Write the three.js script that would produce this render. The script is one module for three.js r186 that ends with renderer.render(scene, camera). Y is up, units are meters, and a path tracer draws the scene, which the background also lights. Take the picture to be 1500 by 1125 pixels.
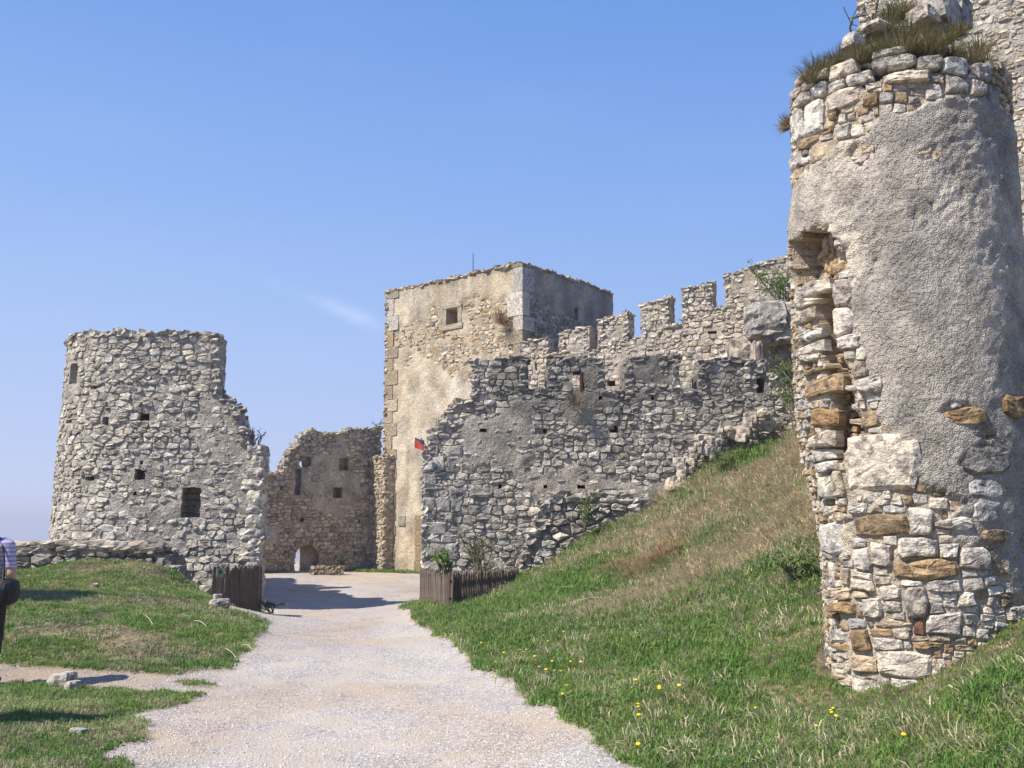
import * as THREE from 'three';
import { mergeGeometries, mergeVertices } from 'three/addons/utils/BufferGeometryUtils.js';
import { MarchingCubes } from 'three/addons/objects/MarchingCubes.js';

// ---------- camera, sky, sun, exposure ----------
const scene = new THREE.Scene();
const EYE = 1.6, PITCH = 7.5 * Math.PI / 180, F = 1500, CX = 750, CY = 562.5;
const camera = new THREE.PerspectiveCamera(2 * Math.atan(CY / F) * 180 / Math.PI, 4 / 3, 0.1, 60000);
camera.position.set(0, EYE, 0);
camera.rotation.set(PITCH, 0, 0);
const renderer = new THREE.WebGLRenderer({ antialias: true });
renderer.toneMapping = THREE.LinearToneMapping;
renderer.toneMappingExposure = 1.42;
renderer.shadowMap.enabled = true;
const SUN_EL = 51 * Math.PI / 180, SUN_AZ = 27 * Math.PI / 180;      // from the left, a little from the camera's side
const sunDir = new THREE.Vector3(-Math.cos(SUN_EL) * Math.cos(SUN_AZ), Math.sin(SUN_EL), Math.cos(SUN_EL) * Math.sin(SUN_AZ));
const sun = new THREE.DirectionalLight(new THREE.Color().setRGB(1.0, 0.935, 0.83), 4.8);
sun.position.copy(sunDir).multiplyScalar(60).add(new THREE.Vector3(0, 0, -18));
sun.target.position.set(0, 0, -18); scene.add(sun.target); scene.add(sun);
sun.castShadow = true; sun.shadow.mapSize.set(4096, 4096);
Object.assign(sun.shadow.camera, { left: -26, right: 26, top: 26, bottom: -26, near: 1, far: 140 });

// ---------- random numbers and noise ----------
function rng(seed) { let a = seed >>> 0; return () => { a = (a + 0x6D2B79F5) | 0; let t = Math.imul(a ^ (a >>> 15), 1 | a); t = (t + Math.imul(t ^ (t >>> 7), 61 | t)) ^ t; return ((t ^ (t >>> 14)) >>> 0) / 4294967296; }; }
const hash3 = (x, y, z) => { let h = Math.imul(x, 374761393) ^ Math.imul(y, 668265263) ^ Math.imul(z, 2147483629 | 0); h = Math.imul(h ^ (h >>> 13), 1274126177); h ^= h >>> 16; return (h >>> 0) / 4294967296; };
const sm = t => t * t * (3 - 2 * t), mix = (a, b, t) => a + (b - a) * t, clamp = (x, a = 0, b = 1) => Math.min(b, Math.max(a, x));
const sstep = (a, b, x) => sm(clamp((x - a) / (b - a)));
function noise2(x, y, seed = 0, per = 0) {
  let xi = Math.floor(x), yi = Math.floor(y); const fx = sm(x - xi), fy = sm(y - yi); let x1 = xi + 1, y1 = yi + 1;
  if (per) { xi = ((xi % per) + per) % per; x1 = ((x1 % per) + per) % per; yi = ((yi % per) + per) % per; y1 = ((y1 % per) + per) % per; }
  return mix(mix(hash3(xi, yi, seed), hash3(x1, yi, seed), fx), mix(hash3(xi, y1, seed), hash3(x1, y1, seed), fx), fy) * 2 - 1;
}
function noise3(x, y, z, seed = 0) {
  const xi = Math.floor(x), yi = Math.floor(y), zi = Math.floor(z), fx = sm(x - xi), fy = sm(y - yi), fz = sm(z - zi);
  const h = (a, b, c) => hash3(xi + a, yi + b, (zi + c) * 57 + seed);
  return mix(mix(mix(h(0, 0, 0), h(1, 0, 0), fx), mix(h(0, 1, 0), h(1, 1, 0), fx), fy), mix(mix(h(0, 0, 1), h(1, 0, 1), fx), mix(h(0, 1, 1), h(1, 1, 1), fx), fy), fz) * 2 - 1;
}
const fbm = (x, y, seed = 0, oct = 4, per = 0) => { let s = 0, a = 0.5, f = 1; for (let i = 0; i < oct; i++) { s += a * noise2(x * f, y * f, seed + i * 17, per ? per * f : 0); a *= 0.5; f *= 2; } return s; };

// ---------- sky ----------
{
  const W = 1024, H = 512, data = new Float32Array(W * H * 4);
  const stops = [[-90, .50, .56, .74], [-4, .54, .60, .80], [0, .53, .605, .83], [5, .44, .565, .87], [11, .35, .51, .87], [18, .255, .43, .84], [28, .165, .335, .76], [50, .10, .25, .66], [90, .07, .19, .56]];
  for (let j = 0; j < H; j++) {
    const el = ((j + .5) / H - .5) * 180;
    let k = 0; while (k < stops.length - 2 && el > stops[k + 1][0]) k++;
    const t = clamp((el - stops[k][0]) / (stops[k + 1][0] - stops[k][0]));
    for (let i = 0; i < W; i++) {
      const az = ((i + .5) / W - .5) * 360 + 90;                     // 0 = straight ahead (-z), + to the right
      let c = [1, 2, 3].map(n => mix(stops[k][n], stops[k + 1][n], t) * .735 * (1 + [.26, .17, .08][n - 1] * (Math.cos((az + 70) * Math.PI / 180) * Math.cos(el * Math.PI / 180) - .3)));
      // thin cirrus wisps
      const line = 13.6 - (az + 15.5) * 0.36, along = clamp((az + 18) / 6) * clamp((-6.6 - az) / 2.2);
      let wsp = Math.exp(-Math.pow((el - line) / (0.13 + 0.26 * sstep(-13, -7, az)), 2)) * along * (0.5 + 0.5 * noise2(az * 1.3, el * 3, 5)) * (0.4 + .6 * sstep(-14, -8, az));
      wsp += 0.03 * sstep(0.1, 0.6, fbm(az * .09, el * .35, 9)) * sstep(2, 12, el);
      c = c.map((v, n) => mix(v, [.72, .78, .92][n], clamp(wsp * .42)));
      const o = (j * W + i) * 4; data[o] = c[0]; data[o + 1] = c[1]; data[o + 2] = c[2]; data[o + 3] = 1;
    }
  }
  const sky = new THREE.DataTexture(data, W, H, THREE.RGBAFormat, THREE.FloatType);
  sky.mapping = THREE.EquirectangularReflectionMapping; sky.magFilter = THREE.LinearFilter; sky.minFilter = THREE.LinearFilter; sky.wrapS = THREE.RepeatWrapping; sky.needsUpdate = true;
  scene.background = sky; scene.environment = sky;
}

// ---------- photograph pixel -> direction, point at a distance D straight ahead ----------
const SP = Math.sin(PITCH), CP = Math.cos(PITCH);
const ray = (px, py) => { const x = (px - CX) / F, y = (CY - py) / F; return { ax: x / (CP - y * SP), ay: (SP + y * CP) / (CP - y * SP) }; };   // X and height gained per metre of D
const at = (px, py, D) => { const r = ray(px, py); return new THREE.Vector3(r.ax * D, EYE + r.ay * D, -D); };
const onFlat = (px, py, h = 0) => { const r = ray(px, py), D = (h - EYE) / r.ay; return [r.ax * D, -D]; };
const inPoly = (poly, x, y) => { let c = false; for (let i = 0, j = poly.length - 1; i < poly.length; j = i++) { const [xi, yi] = poly[i], [xj, yj] = poly[j]; if ((yi > y) !== (yj > y) && x < (xj - xi) * (y - yi) / (yj - yi) + xi) c = !c; } return c; };

// ---------- textures ----------
function tex(N, fn, srgb) {
  const d = new Uint8Array(N * N * 4);
  for (let j = 0; j < N; j++) for (let i = 0; i < N; i++) { const c = fn(i / N, j / N), o = (j * N + i) * 4; if (typeof c === 'number') { d[o] = d[o + 1] = d[o + 2] = clamp(c) * 255; } else { d[o] = clamp(c[0]) * 255; d[o + 1] = clamp(c[1]) * 255; d[o + 2] = clamp(c[2]) * 255; } d[o + 3] = 255; }
  const t = new THREE.DataTexture(d, N, N); t.wrapS = t.wrapT = THREE.RepeatWrapping; t.magFilter = THREE.LinearFilter; t.minFilter = THREE.LinearMipmapLinearFilter; t.generateMipmaps = true; if (srgb) t.colorSpace = THREE.SRGBColorSpace; t.needsUpdate = true; return t;
}
const metres = (t, m) => { const c = t.clone(); c.repeat.set(1 / m, 1 / m); c.needsUpdate = true; return c; };
function cells(x, y, n, seed) {               // tileable Worley: nearest, second, id
  const gx = x * n, gy = y * n, xi = Math.floor(gx), yi = Math.floor(gy); let d1 = 9, d2 = 9, id = 0;
  for (let a = -1; a <= 1; a++) for (let b = -1; b <= 1; b++) {
    const cx = ((xi + a) % n + n) % n, cy = ((yi + b) % n + n) % n, px = xi + a + hash3(cx, cy, seed), py = yi + b + hash3(cx, cy, seed + 1), d = Math.hypot(px - gx, py - gy);
    if (d < d1) { d2 = d1; d1 = d; id = hash3(cx, cy, seed + 2); } else if (d < d2) d2 = d;
  } return [d1, d2, id];
}
const stoneColor = tex(1024, (x, y) => {
  const a = fbm(x * 6, y * 6, 1, 5, 6), b = fbm(x * 24, y * 24, 2, 4, 24), l = sstep(.12, .34, fbm(x * 14, y * 14, 3, 4, 14)), sp = sstep(.22, .4, fbm(x * 60, y * 60, 4, 3, 60));
  const v = .86 + a * .24 + b * .16 - l * .20 - sp * .16; return [v * 1.0, v * (.985 - l * .01), v * (.965 - a * .05)];
}, true);
const stoneBump = tex(1024, (x, y) => .5 + .45 * fbm(x * 10, y * 10, 11, 6, 10) + .18 * fbm(x * 50, y * 50, 12, 3, 50));
const plasterColor = tex(1024, (x, y) => {
  const a = fbm(x * 5, y * 5, 21, 5, 5), g = cells(x, y, 90, 22), b = fbm(x * 40, y * 40, 23, 3, 40);
  const v = .84 + a * .22 + b * .14 + (g[2] - .5) * .16 - sstep(.25, .42, b) * .18; return [v, v * .985, v * .96];
}, true);
const plasterBump = tex(1024, (x, y) => { const g = cells(x, y, 70, 31), b = fbm(x * 30, y * 30, 32, 4, 30), p = sstep(.16, .3, fbm(x * 26, y * 26, 33, 3, 26)); return .62 + b * .3 - g[0] * .22 - p * .3; });
const gravelColor = tex(2048, (x, y) => {
  const g = cells(x, y, 150, 41), g2 = cells(x, y, 330, 44), s = sstep(.0, .22, fbm(x * 9, y * 9, 42, 5, 9)), a = fbm(x * 4, y * 4, 43, 4, 4);
  let v = .80 + (g[2] - .5) * .20 * (1 - s * .6) + (g2[2] - .5) * .16 - sstep(.25, .05, g[1] - g[0]) * .13 * (1 - s * .7) + a * .07;
  const w = s * .6; return [mix(v, .83, w * .6) * 1.0, mix(v, .79, w * .6) * .98, mix(v, .70, w * .6) * .965];
}, true);
const gravelBump = tex(2048, (x, y) => { const g = cells(x, y, 150, 41), g2 = cells(x, y, 330, 44); return .75 - g[0] * .6 + .12 * (.5 - g2[0]) + .15 * fbm(x * 20, y * 20, 46, 3, 20); });
const soilColor = tex(1024, (x, y) => { const a = fbm(x * 6, y * 6, 51, 5, 6), b = fbm(x * 60, y * 20, 52, 4, 20), g = cells(x, y, 80, 53); const v = .72 + a * .3 + b * .3 + (g[2] - .5) * .12; return [v, v * .98, v * .93]; }, true);
const soilBump = tex(512, (x, y) => .5 + .6 * fbm(x * 30, y * 30, 55, 5, 30));
const woodColor = tex(512, (x, y) => { const a = noise2(x * 40, y * 2, 61, 0), b = fbm(x * 90, y * 5, 62, 3), k = .8 + a * .12 + b * .25; return [k, k * .97, k * .93]; }, true);

const mat = (o) => new THREE.MeshStandardMaterial({ roughness: .93, metalness: 0, ...o });
const M = {
  stone: mat({ vertexColors: true, map: metres(stoneColor, 1.5), bumpMap: metres(stoneBump, 1.1), bumpScale: .026 }),
  stoneFine: mat({ vertexColors: true, map: metres(stoneColor, .8), bumpMap: metres(stoneBump, .5), bumpScale: .02 }),
  mortar: mat({ vertexColors: true, map: metres(plasterColor, 1.6), bumpMap: metres(stoneBump, .7), bumpScale: .035 }),
  plaster: mat({ vertexColors: true, map: metres(plasterColor, 2.3), bumpMap: metres(plasterBump, 1.7), bumpScale: .02 }),
  roughcast: mat({ vertexColors: true, map: metres(plasterColor, .9), bumpMap: metres(plasterBump, .8), bumpScale: .023 }),
  gravel: mat({ vertexColors: true, map: metres(gravelColor, 3.1), bumpMap: metres(gravelBump, 3.1), bumpScale: .011 }),
  soil: mat({ vertexColors: true, map: metres(soilColor, 2.2), bumpMap: metres(soilBump, 1.3), bumpScale: .04 }),
  far: mat({ vertexColors: true }),
  pebble: mat({ color: 0xffffff }),
  wood: mat({ vertexColors: true, map: metres(woodColor, .5), bumpMap: metres(woodColor, .5), bumpScale: .006 }),
  darkMetal: mat({ color: new THREE.Color().setRGB(.05, .05, .055), roughness: .6 }),
  iron: mat({ color: new THREE.Color().setRGB(.03, .026, .024), roughness: .8 }),
};

// ---------- bookkeeping ----------
const names = new Map();
const numbered = n => { const k = names.get(n) || 0; names.set(n, k + 1); return k ? `${n}_${String(k).padStart(3, '0')}` : n; };
const shade = o => { o.traverse(m => { if (m.isMesh) { m.castShadow = true; m.receiveShadow = true; } }); return o; };
function thing(name, label, category, base, group) { const o = new THREE.Group(); o.name = numbered(name); o.position.copy(base || new THREE.Vector3()); o.userData = { label, category }; if (group) o.userData.group = group; scene.add(o); return o; }
function solo(name, geo, m, label, category, group, kind) { const o = new THREE.Mesh(geo, m); o.name = numbered(name); o.userData = {}; if (label) o.userData.label = label; if (category) o.userData.category = category; if (group) o.userData.group = group; if (kind) o.userData.kind = kind; scene.add(o); o.castShadow = o.receiveShadow = true; return o; }
const movedGeos = new WeakSet();
function part(parent, name, geo, m, extra) {        // geometry is given in world axes; it is moved to the thing's base
  let p = parent, off = new THREE.Vector3(); while (p) { off.add(p.position); p = p.parent; }
  if (!movedGeos.has(geo)) { geo.translate(-off.x, -off.y, -off.z); movedGeos.add(geo); }
  const o = new THREE.Mesh(geo, m); o.name = name; o.castShadow = o.receiveShadow = true; if (extra) o.userData = extra; parent.add(o); return o;
}
const geoFrom = (pos, uv, col, idx) => { const g = new THREE.BufferGeometry(); g.setAttribute('position', new THREE.Float32BufferAttribute(pos, 3)); g.setAttribute('uv', new THREE.Float32BufferAttribute(uv, 2)); g.setAttribute('color', new THREE.Float32BufferAttribute(col, 3)); if (idx) g.setIndex(idx); g.computeVertexNormals(); return g; };
function tint(g, c) { const n = g.attributes.position.count, a = new Float32Array(n * 3); for (let i = 0; i < n; i++) { a[i * 3] = c[0]; a[i * 3 + 1] = c[1]; a[i * 3 + 2] = c[2]; } g.setAttribute('color', new THREE.BufferAttribute(a, 3)); return g; }
const flat = g => { const f = g.index ? g.toNonIndexed() : g; f.computeVertexNormals(); return f; };

// ---------- lumps of rock ----------
function rockGeo(seed, seg = 2, round = .45, rough = .16) {          // about one metre across
  const r = rng(seed), b = new THREE.BoxGeometry(1, 1, 1, seg, seg, seg); b.deleteAttribute('uv'); b.deleteAttribute('normal');
  const g = mergeVertices(b, 1e-4), p = g.attributes.position, v = new THREE.Vector3();
  for (let i = 0; i < p.count; i++) {
    v.fromBufferAttribute(p, i); const s = v.clone().normalize().multiplyScalar(.58); v.lerp(s, round);
    const n = noise3(v.x * 2.1 + seed, v.y * 2.1, v.z * 2.1, seed); v.multiplyScalar(1 + n * rough * 1.6); v.x += (r() - .5) * rough; v.y += (r() - .5) * rough; v.z += (r() - .5) * rough;
    p.setXYZ(i, v.x, v.y, v.z);
  }
  const f = g.toNonIndexed(); f.computeVertexNormals();
  const q = f.attributes.position, nn = f.attributes.normal, uv = new Float32Array(q.count * 2);
  for (let i = 0; i < q.count; i++) { const ax = Math.abs(nn.getX(i)), ay = Math.abs(nn.getY(i)), az = Math.abs(nn.getZ(i)); if (az >= ax && az >= ay) { uv[i * 2] = q.getX(i); uv[i * 2 + 1] = q.getY(i); } else if (ax >= ay) { uv[i * 2] = q.getZ(i); uv[i * 2 + 1] = q.getY(i); } else { uv[i * 2] = q.getX(i); uv[i * 2 + 1] = q.getZ(i); } }
  f.setAttribute('uv', new THREE.BufferAttribute(uv, 2)); return f;
}
const lumps = [1, 2, 3, 4, 5, 6, 7, 8].map(k => rockGeo(100 + k, 2, .35, .14));
const fineLumps = [1, 2, 3, 4, 5].map(k => rockGeo(140 + k, 4, .42, .07));
function lumpAt(r, pos, sx, sy, sz, turn, c, fine) {
  const set = fine ? fineLumps : lumps, g = set[Math.floor(r() * set.length)].clone(), m = new THREE.Matrix4().compose(pos, new THREE.Quaternion().setFromEuler(new THREE.Euler((r() - .5) * .35, turn + (r() - .5) * .3, (r() - .5) * .3)), new THREE.Vector3(sx, sy, sz));
  g.applyMatrix4(m); const uv = g.attributes.uv, ou = r() * 3, ov = r() * 3; for (let i = 0; i < uv.count; i++) uv.setXY(i, uv.getX(i) * Math.max(sx, sz) + ou, uv.getY(i) * sy + ov);
  return tint(g, c);
}

// ---------- walls ----------
// A frame maps (u along the wall, v height, n outward) to the world.
function planar(A, B) { const d = new THREE.Vector3(B[0] - A[0], 0, B[1] - A[1]), L = d.length(); d.normalize(); const n = new THREE.Vector3(-d.z, 0, d.x); return { L, d, n, turn: Math.atan2(-d.z, d.x), P: (u, v, o) => new THREE.Vector3(A[0] + d.x * u + n.x * o, v, A[1] + d.z * u + n.z * o) }; }
function finder(fr, u0, u1) {                  // photograph pixel -> (u, v) on the frame's face
  const N = 1500, T = []; for (let i = 0; i <= N; i++) { const u = mix(u0, u1, i / N), p = fr.P(u, 1.5, 0), q = fr.P(u, 1.5, .1); const face = (q.x - p.x) * -p.x + (q.z - p.z) * -p.z; T.push([u, p.x / -p.z, -p.z, face]); }
  return (px, py) => {
    const r = ray(px, py); let best = null, gap = 1e9;
    for (const t of T) { if (t[3] < 0) continue; const e = Math.abs(t[1] - r.ax) + t[2] * 1e-6; if (e < gap) { gap = e; best = t; } }
    return [best[0], EYE + r.ay * best[2]];
  };
}
const profile = (pts) => (u) => { if (u <= pts[0][0]) return pts[0][1]; for (let i = 1; i < pts.length; i++) if (u <= pts[i][0]) { const [a, b] = pts[i - 1], [c, d] = pts[i]; return mix(b, d, (u - a) / Math.max(1e-6, c - a)); } return pts[pts.length - 1][1]; };

function coreGeo(fr, s) {                      // the mortar body: front with its relief, recesses, through holes, broken edges, back
  const { u0, u1, v0, v1, cell, T } = s, nu = Math.ceil((u1 - u0) / cell), nv = Math.ceil((v1 - v0) / cell), du = (u1 - u0) / nu, dv = (v1 - v0) / nv;
  const dep = new Float64Array((nu + 2) * (nv + 2)).fill(T), D = (i, j) => dep[(j + 1) * (nu + 2) + i + 1];
  for (let j = 0; j < nv; j++) for (let i = 0; i < nu; i++) dep[(j + 1) * (nu + 2) + i + 1] = s.depth(u0 + (i + .5) * du, v0 + (j + .5) * dv);
  const wig = s.wiggle ?? .35;
  const at2 = (i, j) => [u0 + (i + (hash3(i, j, 71) - .5) * wig * (i > 0 && i < nu)) * du, v0 + (j + (hash3(i, j, 72) - .5) * wig) * dv];
  const pos = [], uv = [], col = [], idx = [], id = new Int32Array((nu + 1) * (nv + 1)).fill(-1);
  const push = (p, u, v, c) => { pos.push(p.x, p.y, p.z); uv.push(u, v); col.push(c[0], c[1], c[2]); return pos.length / 3 - 1; };
  const vert = (i, j) => { const k = j * (nu + 1) + i; if (id[k] < 0) { const [u, v] = at2(i, j); id[k] = push(fr.P(u, v, s.relief(u, v)), u, v, s.color(u, v)); } return id[k]; };
  for (let j = 0; j < nv; j++) for (let i = 0; i < nu; i++) if (D(i, j) === 0) { const a = vert(i, j), b = vert(i + 1, j), c = vert(i + 1, j + 1), d = vert(i, j + 1); idx.push(a, b, c, a, c, d); }
  const front = geoFrom(pos, uv, col, idx);
  const P2 = [], U2 = [], C2 = [], quad = (ps, us, c) => { for (const k of [0, 1, 2, 0, 2, 3]) { P2.push(ps[k].x, ps[k].y, ps[k].z); U2.push(...us[k]); C2.push(...c); } };
  const nAt = (i, j, d) => { const [u, v] = at2(i, j); return fr.P(u, v, d === 0 ? s.relief(u, v) : -d + (d < T ? noise2(u * 7, v * 7, 73) * .03 : 0)); };
  for (let j = -1; j <= nv; j++) for (let i = -1; i <= nu; i++) {
    const d = D(i, j);
    if (i >= 0 && j >= 0 && i < nu && j < nv) {
      const c = s.color(u0 + (i + .5) * du, v0 + (j + .5) * dv), q = [[i, j], [i + 1, j], [i + 1, j + 1], [i, j + 1]], us = q.map(k => at2(...k));
      if (d > 0 && d < T) quad(q.map(k => nAt(...k, d)), us, c);
      if (d < T) quad(q.map(k => nAt(...k, T)).reverse(), us, c);
    }
    if (i < nu && j >= 0 && j < nv) { const e = D(i + 1, j); if (e !== d) { const [u, v] = at2(i + 1, j), a = Math.min(d, e), b = Math.max(d, e), ps = [nAt(i + 1, j, a), nAt(i + 1, j, b), nAt(i + 1, j + 1, b), nAt(i + 1, j + 1, a)]; if (d > e) ps.reverse(); quad(ps, [[u + a, v], [u + b, v], [u + b, v + dv], [u + a, v + dv]], s.color(u, v)); } }
    if (j < nv && i >= 0 && i < nu) { const e = D(i, j + 1); if (e !== d) { const [u, v] = at2(i, j + 1), a = Math.min(d, e), b = Math.max(d, e), ps = [nAt(i, j + 1, a), nAt(i + 1, j + 1, a), nAt(i + 1, j + 1, b), nAt(i, j + 1, b)]; if (d > e) ps.reverse(); quad(ps, [[u, v + a], [u + du, v + a], [u + du, v + b], [u, v + b]], s.color(u, v)); } }
  }
  return mergeGeometries([front.toNonIndexed(), geoFrom(P2, U2, C2)]);
}

function layStones(s, r) {                     // irregular rubble, roughly in courses: a power diagram of jittered seeds
  const seeds = [], asp = s.asp || 1.75; let v = s.v0 - s.h;
  while (v < s.v1 + s.h) {
    const rowH = s.h * mix(.5, 1.5, Math.pow(r(), 1.3)); let u = s.u0 - s.w * (1 + r());
    while (u < s.u1 + s.w) { const w = s.w * mix(.42, 1.9, Math.pow(r(), 1.6)); if (r() < .22 && rowH > s.h * .8) { seeds.push([u + w / 2, v + rowH * .27, -.1 * s.h * s.h]); seeds.push([u + w / 2 + (r() - .5) * w * .4, v + rowH * .77, -.1 * s.h * s.h]); } else seeds.push([u + w * (.5 + (r() - .5) * .25), v + rowH * (.5 + (r() - .5) * .22), (r() - .35) * .5 * s.h * s.h]); u += w; }
    v += rowH;
  }
  const G = Math.max(s.w * 1.3, s.h), key = (a, b) => a * 5000 + b, grid = new Map();
  seeds.forEach((q, i) => { const k = key(Math.floor(q[0] / G), Math.floor(q[1] / G)); if (!grid.has(k)) grid.set(k, []); grid.get(k).push(i); });
  const out = [];
  for (const q of seeds) {
    if (!s.want(q[0], q[1])) continue;
    let poly = [[q[0] - s.w * 1.6, q[1] - s.h * 1.5], [q[0] + s.w * 1.6, q[1] - s.h * 1.5], [q[0] + s.w * 1.6, q[1] + s.h * 1.5], [q[0] - s.w * 1.6, q[1] + s.h * 1.5]];
    const gi = Math.floor(q[0] / G), gj = Math.floor(q[1] / G);
    for (let a = -2; a <= 2 && poly.length; a++) for (let b = -2; b <= 2 && poly.length; b++) for (const i of grid.get(key(gi + a, gj + b)) || []) {
      const o = seeds[i]; if (o === q) continue;
      const nx = (o[0] - q[0]), ny = (o[1] - q[1]) * asp * asp, off = (nx * (o[0] + q[0]) + ny * (o[1] + q[1]) - (o[2] - q[2])) / 2, next = [];
      for (let k = 0; k < poly.length; k++) { const A = poly[k], B = poly[(k + 1) % poly.length], da = nx * A[0] + ny * A[1] - off, db = nx * B[0] + ny * B[1] - off; if (da <= 0) next.push(A); if ((da < 0) !== (db < 0) && da !== db) { const t = da / (da - db); next.push([mix(A[0], B[0], t), mix(A[1], B[1], t)]); } }
      poly = next;
    }
    if (poly.length < 3) continue;
    let area = 0, cx = 0, cy = 0; poly.forEach((A, k) => { const B = poly[(k + 1) % poly.length], c = A[0] * B[1] - B[0] * A[1]; area += c / 2; cx += (A[0] + B[0]) * c / 6; cy += (A[1] + B[1]) * c / 6; }); if (Math.abs(area) < s.w * s.h * .12) continue; cx /= area; cy /= area;
    const size = Math.sqrt(Math.abs(area)), k = clamp(1 - s.joint / size * mix(.4, 1.8, r()), .6, .99);
    poly = poly.filter((A, i) => { const B = poly[(i + 1) % poly.length]; return Math.hypot(A[0] - B[0], A[1] - B[1]) > size * .16; }); if (poly.length < 3) continue;
    const ch = []; poly.forEach((A, i) => { const B = poly[(i + 1) % poly.length], t = .07 + r() * .13; ch.push([mix(A[0], B[0], t), mix(A[1], B[1], t)], [mix(A[0], B[0], 1 - t), mix(A[1], B[1], 1 - t)]); });
    const j = size * .13; out.push({ poly: ch.map(A => [cx + (A[0] - cx) * k + (r() - .5) * j, cy + (A[1] - cy) * k + (r() - .5) * j]), c: [cx, cy], area: Math.abs(area) });
  }
  return out;
}
function stoneGeo(fr, st, s, r, rings = 2) {   // a stone set in the wall: sides, worn edge, uneven face
  const { poly, c } = st, k = poly.length, h = st.h, base = st.base, size = Math.sqrt(st.area), tl = rings > 2 ? .5 : 1, tu = (r() - .5) * .34 * tl, tv = (r() - .6) * .28 * tl, ou = r() * 5, ov = r() * 5;
  const L = [], uvs = [];
  const add = (f, n, jit) => poly.forEach(A => { const u = c[0] + (A[0] - c[0]) * f, v = c[1] + (A[1] - c[1]) * f; L.push(fr.P(u, v, base + n + (n > 0 ? (u - c[0]) * tu + (v - c[1]) * tv + (r() - .5) * jit : 0))); uvs.push([u + ou, v + ov]); });
  add(1.03, -.06, 0); add(1, h * .5, h * .3); add(.84, h * .95, h * (rings > 2 ? .3 : .5)); if (rings > 2) { add(.5, h * 1.04, h * .22); }
  L.push(fr.P(c[0], c[1], base + h * (1 + (r() - .5) * (rings > 2 ? .3 : .8)))); uvs.push([c[0] + ou, c[1] + ov]);
  const tri = [], R = rings > 2 ? 4 : 3;
  for (let q = 0; q < R - 1; q++) for (let i = 0; i < k; i++) { const a = q * k + i, b = q * k + (i + 1) % k; tri.push(a, b, b + k, a, b + k, a + k); }
  for (let i = 0; i < k; i++) tri.push((R - 1) * k + i, (R - 1) * k + (i + 1) % k, R * k);
  const pos = [], uv = [], col = [];
  for (const i of tri) { pos.push(L[i].x, L[i].y, L[i].z); uv.push(...uvs[i]); col.push(...st.col); }
  return geoFrom(pos, uv, col);
}
const report = [];
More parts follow.
